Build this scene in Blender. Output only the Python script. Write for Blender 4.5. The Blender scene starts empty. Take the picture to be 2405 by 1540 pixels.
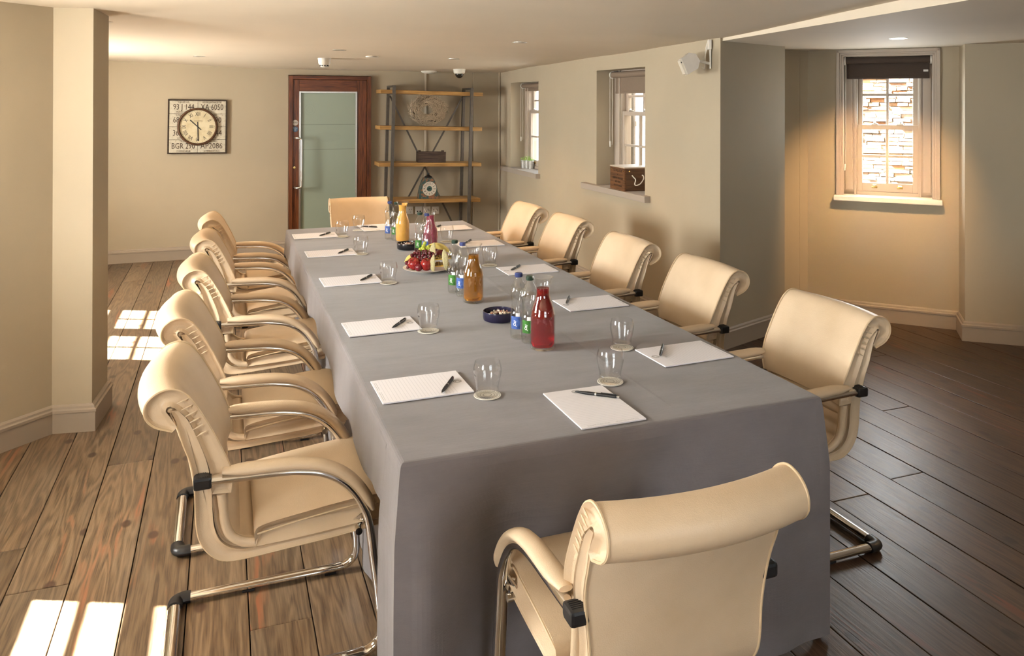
import bpy, bmesh, math, random
from mathutils import Vector, Matrix
PI = math.pi
random.seed(7)
SC = bpy.context.scene
COL = SC.collection

# ------------------------------------------------------------------ camera
cam_d = bpy.data.cameras.new('camera')
cam = bpy.data.objects.new('camera', cam_d)
COL.objects.link(cam)
CAM_H, YAW, PITCH, ROLL = 1.6465, 0.3634, 0.0032, 0.0022
_f = Vector((math.sin(YAW) * math.cos(PITCH), math.cos(YAW) * math.cos(PITCH), math.sin(PITCH)))
_r = Vector((math.cos(YAW), -math.sin(YAW), 0))
_u = _r.cross(_f)
_r2 = _r * math.cos(ROLL) + _u * math.sin(ROLL)
_u2 = -_r * math.sin(ROLL) + _u * math.cos(ROLL)
cam.matrix_world = Matrix(((_r2.x, _u2.x, -_f.x, 0), (_r2.y, _u2.y, -_f.y, 0), (_r2.z, _u2.z, -_f.z, CAM_H), (0, 0, 0, 1)))
cam_d.sensor_fit = 'HORIZONTAL'
cam_d.sensor_width = 36
cam_d.lens = 1860.74 * 36 / 2405
cam_d.shift_x = -32.28 / 2405
cam_d.shift_y = (236.59 - 770) / 2405
cam_d.clip_start = 0.05
SC.camera = cam

# ------------------------------------------------------------------ world, sun, daylight at the windows, exposure
SC.view_settings.view_transform = 'Standard'
SC.view_settings.look = 'None'
SC.view_settings.gamma = 1
SC.view_settings.use_curve_mapping = False
SC.view_settings.exposure = 2.2
SC.cycles.max_bounces = 8
SC.cycles.diffuse_bounces = 4
SC.cycles.glossy_bounces = 3
SC.cycles.transparent_max_bounces = 24
SC.cycles.adaptive_threshold = 0.02
SC.cycles.sample_clamp_indirect = 6
SC.cycles.use_denoising = True

world = bpy.data.worlds.new('sky')
SC.world = world
world.use_nodes = True
_bg = world.node_tree.nodes['Background']
_bg.inputs[0].default_value = (0.80, 0.90, 1.0, 1)
_bg.inputs[1].default_value = 2.2

SUN_EL = math.radians(40.9)
sun_d = bpy.data.lights.new('sun', 'SUN')
sun_d.energy = 55
sun_d.angle = math.radians(0.55)
sun_d.color = (1.0, 0.94, 0.86)
sun = bpy.data.objects.new('sun', sun_d)
COL.objects.link(sun)
sun_dir = Vector((0.912 * math.cos(SUN_EL), -0.41 * math.cos(SUN_EL), -math.sin(SUN_EL)))
sun.rotation_euler = sun_dir.to_track_quat('-Z', 'Y').to_euler()
sun.location = (-6, 8, 8)


def area(name, loc, direction, sx, sy, power, color):
    d = bpy.data.lights.new(name, 'AREA')
    d.shape = 'RECTANGLE'
    d.size, d.size_y = sx, sy
    d.energy = power
    d.color = color
    o = bpy.data.objects.new(name, d)
    o.location = loc
    o.rotation_euler = Vector(direction).to_track_quat('-Z', 'Z').to_euler()
    COL.objects.link(o)
    return o


DAY = (1.0, 0.965, 0.93)
# sky light entering through each real window opening (placed just outside the panes)
area('daylight_left_far', (-2.62, 7.07, 1.40), (1, 0, 0.08), 1.45, 1.0, 86, DAY)
area('daylight_left_near', (-2.05, 3.17, 1.42), (1, 0.05, -0.12), 0.75, 1.0, 54, DAY)
area('daylight_left_rear', (-2.05, 0.6, 1.42), (1, 0.1, -0.12), 1.35, 1.0, 23, DAY)
area('daylight_rear', (1.5, -2.5, 1.42), (0, 1, -0.1), 1.8, 1.0, 5, DAY)
area('daylight_alcove', (4.86, 4.83, 1.45), (-0.727, -0.686, -0.15), 0.4, 0.95, 8, (0.82, 0.91, 1.0))

# ------------------------------------------------------------------ helpers


def catmull(pts, n=6, closed=False):
    pts = [Vector(p) for p in pts]
    m = len(pts)
    out = []
    rng = range(m) if closed else range(m - 1)
    for i in rng:
        if closed:
            p0, p1, p2, p3 = pts[(i - 1) % m], pts[i], pts[(i + 1) % m], pts[(i + 2) % m]
        else:
            p1, p2 = pts[i], pts[i + 1]
            p0 = pts[i - 1] if i > 0 else p1 * 2 - p2
            p3 = pts[i + 2] if i + 2 < m else p2 * 2 - p1
        for k in range(n):
            t = k / n
            out.append(0.5 * ((2 * p1) + (p2 - p0) * t + (2 * p0 - 5 * p1 + 4 * p2 - p3) * t * t + (3 * p1 - p0 - 3 * p2 + p3) * t ** 3))
    if not closed:
        out.append(pts[-1])
    return out


class MB:
    """collects shapes into one mesh"""

    def __init__(s):
        s.v, s.f = [], []
        s.curved = False

    def add(s, v, f):
        b = len(s.v)
        s.v += [tuple(p) for p in v]
        s.f += [tuple(i + b for i in q) for q in f]
        return s

    def box(s, x0, x1, y0, y1, z0, z1, c=0.0):
        if c <= 0:
            v = [(x, y, z) for z in (z0, z1) for y in (y0, y1) for x in (x0, x1)]
            return s.add(v, [(0, 2, 3, 1), (4, 5, 7, 6), (0, 1, 5, 4), (2, 6, 7, 3), (0, 4, 6, 2), (1, 3, 7, 5)])
        bm = bmesh.new()
        bmesh.ops.create_cube(bm, size=1)
        for q in bm.verts:
            q.co = Vector(((x0 + x1) / 2 + q.co.x * (x1 - x0), (y0 + y1) / 2 + q.co.y * (y1 - y0), (z0 + z1) / 2 + q.co.z * (z1 - z0)))
        c = min(c, 0.49 * min(x1 - x0, y1 - y0, z1 - z0))
        bmesh.ops.bevel(bm, geom=bm.edges[:], offset=c, segments=2, affect='EDGES', profile=0.6)
        bm.verts.index_update()
        s.add([q.co.copy() for q in bm.verts], [[q.index for q in f.verts] for f in bm.faces])
        bm.free()
        return s

    def obox(s, mat4, hx, hy, hz, c=0.0):
        b = len(s.v)
        s.box(-hx, hx, -hy, hy, -hz, hz, c)
        s.v[b:] = [tuple(mat4 @ Vector(p)) for p in s.v[b:]]
        return s

    def bar(s, a, b, w, h, side=(0, 0, 1), c=0.0):
        """straight bar of section w (along side x dir) by h (along side)"""
        a, b = Vector(a), Vector(b)
        d = (b - a).normalized()
        up = Vector(side)
        up = (up - d * up.dot(d)).normalized()
        l = d.cross(up)
        m = (a + b) / 2
        M = Matrix(((d.x, l.x, up.x, m.x), (d.y, l.y, up.y, m.y), (d.z, l.z, up.z, m.z), (0, 0, 0, 1)))
        return s.obox(M, (b - a).length / 2, w / 2, h / 2, c)

    def rings(s, rings, closed_ring=True, caps=True, loop=False):
        n = len(rings[0])
        b = len(s.v)
        if n > 4:
            s.curved = True
        for r in rings:
            s.v += [tuple(p) for p in r]
        m = len(rings)
        for i in range(m if loop else m - 1):
            i2 = (i + 1) % m
            for j in range(n if closed_ring else n - 1):
                j2 = (j + 1) % n
                s.f.append((b + i * n + j, b + i * n + j2, b + i2 * n + j2, b + i2 * n + j))
        if caps and not loop:
            s.f.append(tuple(b + j for j in reversed(range(n))))
            s.f.append(tuple(b + (m - 1) * n + j for j in range(n)))
        return s

    def tube(s, path, r, n=10, r2=None, side=None, caps=True, loop=False):
        """r: radius or list; r2: second half-axis (along the side vector)"""
        P = [Vector(p) for p in path]
        m = len(P)
        T = []
        for i in range(m):
            if loop:
                t = P[(i + 1) % m] - P[i - 1]
            else:
                t = P[min(i + 1, m - 1)] - P[max(i - 1, 0)]
            T.append(t.normalized() if t.length > 1e-9 else Vector((1, 0, 0)))
        if side is None:
            ref = Vector((0, 0, 1)) if abs(T[0].z) < 0.9 else Vector((1, 0, 0))
            N = (ref - T[0] * ref.dot(T[0])).normalized()
        rings = []
        for i in range(m):
            if side is not None:
                S = Vector(side)
                S = (S - T[i] * S.dot(T[i])).normalized()
            else:
                N = (N - T[i] * N.dot(T[i])).normalized()
                S = N
            U = T[i].cross(S)
            ra = r[i] if isinstance(r, (list, tuple)) else r
            rb = ra if r2 is None else (r2[i] if isinstance(r2, (list, tuple)) else r2)
            rings.append([P[i] + U * (ra * math.cos(a)) + S * (rb * math.sin(a)) for a in [2 * PI * k / n for k in range(n)]])
        return s.rings(rings, True, caps, loop)

    def lathe(s, prof, n=24, c=(0, 0, 0), closed=False):
        b = len(s.v)
        s.curved = True
        ring = []
        for (r, z) in prof:
            if r < 1e-6:
                ring.append([len(s.v)])
                s.v.append((c[0], c[1], c[2] + z))
            else:
                ring.append(list(range(len(s.v), len(s.v) + n)))
                s.v += [(c[0] + r * math.cos(2 * PI * k / n), c[1] + r * math.sin(2 * PI * k / n), c[2] + z) for k in range(n)]
        m = len(ring)
        for i in range(m if closed else m - 1):
            A, B = ring[i], ring[(i + 1) % m]
            for k in range(n):
                k2 = (k + 1) % n
                if len(A) == 1 and len(B) == 1:
                    continue
                if len(A) == 1:
                    s.f.append((A[0], B[k2], B[k]))
                elif len(B) == 1:
                    s.f.append((A[k], A[k2], B[0]))
                else:
                    s.f.append((A[k], A[k2], B[k2], B[k]))
        return s

    def prism(s, poly, lo, hi, fn):
        """poly: 2-D points; fn(u, v, w) -> 3-D; extruded w from lo to hi"""
        return s.rings([[fn(u, v, lo) for u, v in poly], [fn(u, v, hi) for u, v in poly]])

    def ball(s, c, rx, ry=None, rz=None, n=12, m=8):
        ry = ry or rx
        rz = rz or rx
        b = len(s.v)
        s.lathe([(math.sin(PI * i / m), -math.cos(PI * i / m)) for i in range(m + 1)], n)
        s.v[b:] = [(c[0] + x * rx, c[1] + y * ry, c[2] + z * rz) for x, y, z in s.v[b:]]
        return s

    def xform(s, M, start=0):
        s.v[start:] = [tuple(M @ Vector(p)) for p in s.v[start:]]
        return s

    def mesh(s, name, mat, smooth=True, angle=40):
        me = bpy.data.meshes.new(name)
        me.from_pydata(s.v, [], s.f)
        me.validate()
        bm = bmesh.new()
        bm.from_mesh(me)
        bmesh.ops.recalc_face_normals(bm, faces=bm.faces[:])
        bm.to_mesh(me)
        bm.free()
        if mat is not None:
            me.materials.append(mat)
        if smooth and s.curved:
            me.polygons.foreach_set('use_smooth', [True] * len(me.polygons))
            me.set_sharp_from_angle(angle=math.radians(angle))
        return me

    def build(s, name, mat, parent=None, loc=(0, 0, 0), rot=(0, 0, 0), smooth=True, angle=40):
        return link(name, s.mesh(name, mat, smooth, angle), parent, loc, rot)


def link(name, data, parent=None, loc=(0, 0, 0), rot=(0, 0, 0)):
    o = bpy.data.objects.new(name, data)
    o.location = loc
    o.rotation_euler = rot
    if parent is not None:
        o.parent = parent
    COL.objects.link(o)
    return o


def tag(o, label, cat, group=None):
    o['label'] = label
    o['category'] = cat
    if group:
        o['group'] = group
    return o


def thing(name, label, cat, loc=(0, 0, 0), rotz=0, group=None, rot=None):
    o = link(name, None, None, loc, rot or (0, 0, rotz))
    o.empty_display_size = 0.1
    return tag(o, label, cat, group)


def struct(o, label=None):
    o['kind'] = 'structure'
    if label:
        o['label'] = label
    return o


def dup(root, loc, rotz, label, group=None):
    r = root.copy()
    COL.objects.link(r)
    r.location = loc
    r.rotation_euler = (0, 0, rotz)
    r['label'] = label
    if group:
        r['group'] = group
    for ch in root.children:
        c = ch.copy()
        COL.objects.link(c)
        c.parent = r
        for g in ch.children:
            d = g.copy()
            COL.objects.link(d)
            d.parent = c
    return r


def text_mesh(name, body, size, mat, parent, loc, rot=(0, 0, 0), extrude=0.0006, align='CENTER', sx=1.0):
    cu = bpy.data.curves.new(name, 'FONT')
    cu.body = body
    cu.size = size
    cu.align_x = align
    cu.align_y = 'CENTER'
    cu.extrude = extrude
    cu.resolution_u = 2
    tmp = bpy.data.objects.new(name, cu)
    COL.objects.link(tmp)
    dg = bpy.context.evaluated_depsgraph_get()
    me = bpy.data.meshes.new_from_object(tmp.evaluated_get(dg))
    me.name = name
    bpy.data.objects.remove(tmp)
    bpy.data.curves.remove(cu)
    me.materials.clear()
    me.materials.append(mat)
    o = link(name, me, parent, loc, rot)
    o.scale.x = sx
    return o


# ------------------------------------------------------------------ materials


class NT:
    def __init__(s, name):
        s.m = bpy.data.materials.new(name)
        s.m.use_nodes = True
        s.t = s.m.node_tree
        s.b = s.t.nodes['Principled BSDF']
        s.out = s.t.nodes['Material Output']

    def n(s, kind, **kw):
        q = s.t.nodes.new(kind)
        for k, v in kw.items():
            if k.startswith('i_'):
                q.inputs[k[2:].replace('_', ' ')].default_value = v
            else:
                setattr(q, k, v)
        return q

    def l(s, a, b):
        s.t.links.new(a, b)

    def math(s, op, a, b=None, c=None):
        q = s.n('ShaderNodeMath', operation=op)
        for i, x in enumerate((a, b, c)):
            if x is None:
                continue
            if isinstance(x, (int, float)):
                q.inputs[i].default_value = x
            else:
                s.l(x, q.inputs[i])
        return q.outputs[0]

    def mix(s, fac, a, b, mode='MIX'):
        q = s.n('ShaderNodeMix', data_type='RGBA', blend_type=mode)
        for i, x in ((0, fac), (6, a), (7, b)):
            if isinstance(x, (int, float)):
                q.inputs[i].default_value = x
            elif isinstance(x, tuple):
                q.inputs[i].default_value = x if len(x) == 4 else (*x, 1)
            else:
                s.l(x, q.inputs[i])
        return q.outputs[2]

    def ramp(s, fac, stops):
        q = s.n('ShaderNodeValToRGB')
        s.l(fac, q.inputs[0])
        while len(q.color_ramp.elements) < len(stops):
            q.color_ramp.elements.new(0.5)
        for e, (p, c) in zip(q.color_ramp.elements, stops):
            e.position = p
            e.color = (*c, 1) if len(c) == 3 else c
        return q.outputs[0]

    def noise(s, vec, scale, detail=3, rough=0.5):
        q = s.n('ShaderNodeTexNoise')
        q.inputs['Scale'].default_value = scale
        q.inputs['Detail'].default_value = detail
        q.inputs['Roughness'].default_value = rough
        if vec is not None:
            s.l(vec, q.inputs['Vector'])
        return q.outputs['Fac']

    def mapping(s, vec, scale=(1, 1, 1), loc=None, rot=(0, 0, 0)):
        q = s.n('ShaderNodeMapping')
        q.inputs['Scale'].default_value = scale
        q.inputs['Rotation'].default_value = rot
        s.l(vec, q.inputs['Vector'])
        if loc is not None:
            s.l(loc, q.inputs['Location'])
        return q.outputs[0]

    def bump(s, h, strength=0.2, dist=0.01):
        q = s.n('ShaderNodeBump')
        q.inputs['Strength'].default_value = strength
        q.inputs['Distance'].default_value = dist
        s.l(h, q.inputs['Height'])
        s.l(q.outputs[0], s.b.inputs['Normal'])

    def set(s, color=None, rough=None, metal=None, spec=None, trans=None, ior=None, coat=None, sheen=None):
        b = s.b.inputs
        if color is not None:
            if isinstance(color, tuple):
                b['Base Color'].default_value = (*color[:3], 1)
            else:
                s.l(color, b['Base Color'])
        for k, v in (('Roughness', rough), ('Metallic', metal), ('Specular IOR Level', spec), ('Transmission Weight', trans), ('IOR', ior), ('Coat Weight', coat), ('Sheen Weight', sheen)):
            if v is None:
                continue
            if isinstance(v, (int, float)):
                b[k].default_value = v
            else:
                s.l(v, b[k])
        return s

    def obj(s):
        return s.n('ShaderNodeTexCoord').outputs['Object']

    def pos(s):
        return s.n('ShaderNodeNewGeometry').outputs['Position']

    def rand(s):
        return s.n('ShaderNodeObjectInfo').outputs['Random']


def plain(name, color, rough=0.5, metal=0.0, spec=0.5, noise=0.06, scale=30, bump=0.0):
    t = NT(name)
    if noise:
        f = t.noise(t.obj(), scale, 3)
        lo = tuple(c * (1 - noise) for c in color)
        hi = tuple(min(1, c * (1 + noise)) for c in color)
        t.set(color=t.ramp(f, [(0.3, lo), (0.7, hi)]))
        if bump:
            t.bump(f, bump, 0.002)
    else:
        t.set(color=color)
    t.set(rough=rough, metal=metal, spec=spec)
    return t.m


def paint(name, color, var=0.05, bump=0.12, rough=0.75):
    t = NT(name)
    p = t.pos()
    f = t.noise(p, 1.3, 4)
    g = t.noise(p, 140, 2)
    lo = tuple(c * (1 - var) for c in color)
    hi = tuple(min(1, c * (1 + var)) for c in color)
    t.set(color=t.ramp(f, [(0.3, lo), (0.7, hi)]), rough=rough, spec=0.25)
    h = t.math('ADD', t.math('MULTIPLY', g, 0.12), t.noise(p, 6, 3))
    t.bump(h, bump, 0.006)
    return t.m


def wood(name, dark, light, scale=8, axis='x', rough=0.45, bump=0.15, streak=None, spec=0.4):
    t = NT(name)
    o = t.obj()
    k = (1.0, 14.0, 14.0) if axis == 'x' else ((14.0, 1.0, 14.0) if axis == 'y' else (14.0, 14.0, 1.0))
    v = t.mapping(o, k)
    r = t.n('ShaderNodeCombineXYZ')
    q = t.rand()
    t.l(t.math('MULTIPLY', q, 37.0), r.inputs[0])
    t.l(t.math('MULTIPLY', q, 91.0), r.inputs[1])
    va = t.n('ShaderNodeVectorMath', operation='ADD')
    t.l(v, va.inputs[0])
    t.l(r.outputs[0], va.inputs[1])
    f = t.noise(va.outputs[0], scale, 5, 0.62)
    c = t.ramp(f, [(0.32, dark), (0.68, light)])
    if streak:
        g = t.noise(va.outputs[0], scale * 0.35, 2)
        c = t.mix(t.ramp(g, [(0.55, (0, 0, 0)), (0.7, (1, 1, 1))]), c, streak)
    t.set(color=c, rough=rough, spec=spec)
    t.bump(f, bump, 0.002)
    return t.m


def glassy(name, tint=(1, 1, 1), ior=1.45, rough=0.02, base=0.0):
    """thin clear glass: see-through with fresnel reflections"""
    t = NT(name)
    tr = t.n('ShaderNodeBsdfTransparent')
    tr.inputs[0].default_value = (*tint, 1)
    gl = t.n('ShaderNodeBsdfGlossy')
    gl.inputs['Roughness'].default_value = rough
    lw = t.n('ShaderNodeLayerWeight')
    lw.inputs['Blend'].default_value = 0.5
    f0 = ((ior - 1) / (ior + 1)) ** 2 + base
    f = t.math('ADD', t.math('MULTIPLY', t.math('POWER', lw.outputs['Facing'], 5.0), 1 - f0), f0)
    mx = t.n('ShaderNodeMixShader')
    t.l(f, mx.inputs[0])
    t.l(tr.outputs[0], mx.inputs[1])
    t.l(gl.outputs[0], mx.inputs[2])
    t.l(mx.outputs[0], t.out.inputs['Surface'])
    return t.m


M = {}
WALL = (0.400, 0.334, 0.238)
M['wall'] = paint('wall_paint', WALL, 0.04, 0.22)
M['ceiling'] = paint('ceiling_paint', (0.66, 0.57, 0.445), 0.03, 0.10)
M['skirting'] = paint('skirting_paint', (0.335, 0.275, 0.215), 0.04, 0.08, 0.5)
M['sill'] = paint('sill_paint', (0.36, 0.305, 0.25), 0.04, 0.06, 0.45)
M['window_paint'] = paint('window_paint', (0.44, 0.37, 0.30), 0.03, 0.05, 0.4)
M['white_paint'] = paint('white_paint', (0.72, 0.68, 0.60), 0.03, 0.05, 0.45)
M['subfloor'] = plain('subfloor', (0.012, 0.009, 0.007), 0.9)


def plank_material(name, stain, rough0):
    t = NT(name)
    p = t.pos()
    rnd = t.rand()
    off = t.n('ShaderNodeCombineXYZ')
    t.l(t.math('MULTIPLY', rnd, 53.0), off.inputs[0])
    t.l(t.math('MULTIPLY', rnd, 131.0), off.inputs[1])
    va = t.n('ShaderNodeVectorMath', operation='ADD')
    t.l(p, va.inputs[0])
    t.l(off.outputs[0], va.inputs[1])
    v = va.outputs[0]
    long_ = t.mapping(v, (1.0, 0.06, 1.0))
    # cathedral grain: distorted bands along the plank
    wob = t.noise(t.mapping(v, (4.5, 0.40, 1.0)), 2.0, 3)
    sep = t.n('ShaderNodeSeparateXYZ')
    t.l(v, sep.inputs[0])
    band = t.math('ADD', t.math('MULTIPLY', sep.outputs[0], 90.0), t.math('MULTIPLY', wob, 75.0))
    band = t.math('ADD', t.math('MULTIPLY', t.math('SINE', band), 0.5), 0.5)
    fib = t.math('ADD', t.math('MULTIPLY', t.noise(t.mapping(v, (1.0, 0.03, 1.0)), 260, 3, 0.6), 0.55), t.math('MULTIPLY', t.noise(long_, 46, 3, 0.6), 0.45))
    grain = t.math('ADD', t.math('MULTIPLY', band, 0.16), t.math('MULTIPLY', fib, 0.84))
    base = t.ramp(grain, [(0.33, (0.062, 0.034, 0.016)), (0.5, (0.140, 0.086, 0.045)), (0.66, (0.205, 0.138, 0.078))])
    # grey wear of the old boards
    wear = t.noise(t.mapping(v, (1.2, 0.35, 1.0)), 2.0, 4)
    base = t.mix(t.math('MULTIPLY', t.ramp(wear, [(0.40, (0, 0, 0)), (0.66, (1, 1, 1))]), 0.55), base, t.ramp(grain, [(0.34, (0.080, 0.060, 0.041)), (0.66, (0.195, 0.152, 0.105))]))
    # remains of red paint in the grain
    red = t.noise(t.mapping(v, (3.0, 0.32, 1.0)), 3.0, 3)
    rm = t.math('MULTIPLY', t.ramp(red, [(0.60, (0, 0, 0)), (0.70, (1, 1, 1))]), t.ramp(band, [(0.35, (0, 0, 0)), (0.75, (1, 1, 1))]))
    base = t.mix(t.math('MULTIPLY', rm, 0.7), base, (0.30, 0.085, 0.032))
    # knots
    vor = t.n('ShaderNodeTexVoronoi')
    vor.voronoi_dimensions = '2D'
    vor.inputs['Scale'].default_value = 3.4
    t.l(t.mapping(v, (1.0, 0.62, 1.0)), vor.inputs['Vector'])
    kn = t.ramp(vor.outputs['Distance'], [(0.045, (1, 1, 1)), (0.075, (0, 0, 0))])
    base = t.mix(t.math('MULTIPLY', kn, 0.8), base, (0.040, 0.016, 0.008))
    # plank to plank tone
    tone = t.math('ADD', t.math('MULTIPLY', rnd, 0.45), 0.78)
    hsv = t.n('ShaderNodeHueSaturation')
    t.l(tone, hsv.inputs['Value'])
    t.l(base, hsv.inputs['Color'])
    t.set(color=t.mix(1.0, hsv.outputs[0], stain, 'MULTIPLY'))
    rg = t.math('ADD', t.math('MULTIPLY', fib, 0.22), rough0)
    t.set(rough=rg, spec=0.45)
    t.bump(t.math('ADD', grain, t.math('MULTIPLY', t.noise(v, 9, 3), 0.8)), 0.35, 0.0025)
    return t.m


M['plank'] = plank_material('bare_planks', (1.0, 1.0, 1.0), 0.30)
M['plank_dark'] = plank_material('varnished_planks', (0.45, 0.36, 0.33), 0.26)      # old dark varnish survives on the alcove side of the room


def leather_material():
    t = NT('cream_leather')
    o = t.obj()
    f = t.noise(o, 5.0, 3)
    g = t.noise(o, 420, 2)
    vor = t.n('ShaderNodeTexVoronoi')
    vor.inputs['Scale'].default_value = 330
    t.l(o, vor.inputs['Vector'])
    c = t.ramp(f, [(0.3, (0.60, 0.455, 0.30)), (0.7, (0.69, 0.54, 0.375))])
    t.set(color=c, rough=0.42, spec=0.42)
    cr = t.noise(t.mapping(o, (1, 0.35, 1)), 26, 3)
    h = t.math('ADD', t.math('MULTIPLY', vor.outputs['Distance'], 0.25), t.math('ADD', t.math('MULTIPLY', g, 0.1), t.math('MULTIPLY', cr, 0.6)))
    t.bump(h, 0.36, 0.003)
    return t.m


M['leather'] = leather_material()
M['stitch'] = plain('leather_piping', (0.60, 0.45, 0.28), 0.5, noise=0.05)
M['chrome'] = plain('chrome', (0.80, 0.78, 0.75), 0.09, 1.0, noise=0.03)
M['steel'] = plain('brushed_steel', (0.62, 0.60, 0.56), 0.30, 1.0, noise=0.05, scale=60)
M['black_plastic'] = plain('black_plastic', (0.012, 0.012, 0.013), 0.38, noise=0.1)


def cloth_material():
    t = NT('grey_tablecloth')
    o = t.obj()
    f = t.noise(t.mapping(o, (2.0, 5.0, 3.0)), 2.2, 5, 0.6)
    g = t.noise(o, 900, 2)
    k = t.noise(t.mapping(o, (5, 60, 60)), 4, 3)
    c = t.ramp(f, [(0.3, (0.148, 0.132, 0.135)), (0.7, (0.184, 0.165, 0.169))])
    c = t.mix(t.math('MULTIPLY', k, 0.25), c, (0.21, 0.188, 0.19))
    t.set(color=c, rough=0.85, spec=0.15, sheen=0.25)
    h = t.math('ADD', t.math('MULTIPLY', g, 0.22), t.math('ADD', t.math('MULTIPLY', f, 0.9), t.math('MULTIPLY', k, 0.25)))
    t.bump(h, 0.32, 0.006)
    return t.m


M['cloth'] = cloth_material()
M['walnut'] = wood('door_walnut', (0.050, 0.014, 0.005), (0.200, 0.062, 0.020), 5, 'z', 0.32, 0.06)
M['walnut_x'] = wood('door_walnut_rail', (0.050, 0.014, 0.005), (0.200, 0.062, 0.020), 5, 'x', 0.32, 0.06)
M['oak'] = wood('shelf_wood', (0.26, 0.13, 0.035), (0.52, 0.30, 0.10), 4, 'x', 0.45, 0.12)
M['dark_steel'] = plain('dark_steel_bar', (0.135, 0.118, 0.100), 0.45, 0.6, noise=0.1)
M['dark_wood'] = wood('dark_box_wood', (0.035, 0.020, 0.014), (0.095, 0.058, 0.040), 6, 'x', 0.6, 0.3)
M['crate_wood'] = wood('crate_wood', (0.060, 0.024, 0.008), (0.185, 0.080, 0.028), 5, 'y', 0.5, 0.3)
M['crate_side'] = wood('crate_side_wood', (0.045, 0.020, 0.010), (0.14, 0.068, 0.030), 5, 'x', 0.5, 0.3)
M['crate_ink'] = plain('crate_ink', (0.022, 0.010, 0.005), 0.7)
M['rope'] = plain('white_rope', (0.72, 0.66, 0.56), 0.8)
M['brass'] = plain('brass', (0.72, 0.50, 0.18), 0.25, 1.0)
M['blind'] = plain('blind_fabric', (0.20, 0.145, 0.10), 0.85, noise=0.08, scale=300)
M['blind_dark'] = plain('dark_blind_fabric', (0.055, 0.036, 0.026), 0.9, noise=0.1, scale=300)
M['white_plastic'] = plain('white_plastic', (0.70, 0.66, 0.58), 0.4, noise=0.03)
M['speaker_plastic'] = plain('speaker_plastic', (0.52, 0.47, 0.40), 0.5, noise=0.03)
M['speaker_grille'] = plain('speaker_grille', (0.60, 0.55, 0.45), 0.6, noise=0.08, scale=400)
M['paper'] = plain('white_paper', (0.80, 0.77, 0.76), 0.7, noise=0.02)
M['glass'] = glassy('drinking_glass', (0.985, 0.985, 0.98), 1.5, 0.01)
M['pane'] = glassy('window_pane', (0.97, 0.985, 0.98), 1.5, 0.0)
M['pet'] = glassy('bottle_plastic', (0.965, 0.975, 0.965), 1.5, 0.04, 0.05)
M['terracotta'] = plain('rust', (0.2, 0.07, 0.03), 0.8)


def juice(name, col, dens, rough=0.03, trans=0.75):
    t = NT(name)
    t.set(color=col, rough=rough, trans=trans, ior=1.34, spec=0.5)
    return t.m


M['red_juice'] = juice('red_juice', (0.50, 0.012, 0.020), 1, trans=0.86)
M['amber_juice'] = juice('apple_juice', (0.66, 0.29, 0.025), 1, trans=0.86)
M['orange_juice'] = plain('orange_juice', (0.83, 0.46, 0.09), 0.3, noise=0.04, scale=60)
M['smoothie'] = plain('berry_smoothie', (0.38, 0.045, 0.10), 0.25, noise=0.12, scale=80)

# ------------------------------------------------------------------ the room
def sstep(a, b, x):
    t = max(0.0, min(1.0, (x - a) / (b - a)))
    return t * t * (3 - 2 * t)


def ceil_z(x, y):
    z = 2.12 - 0.0235 * max(0.0, min(y, 9.2) - 4.6)
    z += 0.062 * sstep(0.75, -1.3, x) * sstep(5.5, 9.0, y)
    z -= 0.032 * sstep(1.5, 3.1, x) * (1 - sstep(4.5, 8.5, y)) * sstep(2.5, 4.5, y)
    # the old plaster sags a little between its joists
    z += 0.0025 * math.sin(y * 4.1 + 0.3 * math.sin(x * 1.3)) * sstep(4.8, 5.6, y)
    return z


XR, YB = 3.10, 9.06       # right wall, back wall
XLF, XLN, YR = -2.14, -1.60, -1.9   # left wall beyond the pier, left wall on this side, rear wall

floor = struct(MB().box(-2.5, 6.6, -2.2, 9.4, -0.12, -0.022).build('floor', M['subfloor'], smooth=False), 'old wooden plank floor')
# planks run along the table; shared unit mesh, one object each
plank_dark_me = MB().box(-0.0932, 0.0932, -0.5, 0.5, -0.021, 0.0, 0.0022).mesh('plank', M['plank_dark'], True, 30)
plank_me = MB().box(-0.0932, 0.0932, -0.5, 0.5, -0.021, 0.0, 0.0022).mesh('plank', M['plank'], True, 30)
fixed = {-0.586: [3.095, 6.1], -0.396: [4.035, 7.21], -0.776: [3.40, 5.6, 8.11], -0.206: [5.2], -0.016: [4.6], 2.454: [2.62], 2.644: [3.15], 3.024: [1.3], 3.404: [3.3]}
k = -10
rp = random.Random(3)
while True:
    xc = -0.586 + 0.19 * k
    if xc > 6.4:
        break
    if xc > -2.35:
        cuts = None
        for q, c in fixed.items():
            if abs(q - xc) < 0.02:
                cuts = c
        if cuts is None:
            cuts, y = [], -2.0 + rp.uniform(0.6, 3.4)
            while y < 8.6:
                cuts.append(y)
                y += rp.uniform(2.2, 4.4)
        ys = [-2.1] + cuts + [9.2]
        for a, b in zip(ys[:-1], ys[1:]):
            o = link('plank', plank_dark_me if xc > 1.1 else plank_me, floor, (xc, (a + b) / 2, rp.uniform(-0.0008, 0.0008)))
            o.scale = (1, b - a - 0.003, 1)
    k += 1

# ceiling of the main room: one gently uneven sheet with thickness
nx, ny = 42, 90
cv, cf = [], []
for j in range(ny + 1):
    for i in range(nx + 1):
        x = -2.4 + (3.3 + 2.4) * i / nx
        y = -2.1 + (9.3 + 2.1) * j / ny
        cv.append((x, y, ceil_z(x, y)))
n0 = len(cv)
for j in range(ny):
    for i in range(nx):
        a = j * (nx + 1) + i
        cf.append((a, a + nx + 1, a + nx + 2, a + 1))
mbc = MB().add(cv, cf)
mbc.box(-2.4, 3.3, -2.1, 9.3, 2.22, 2.3)
struct(mbc.build('ceiling', M['ceiling']), 'cream plaster ceiling')
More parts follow.
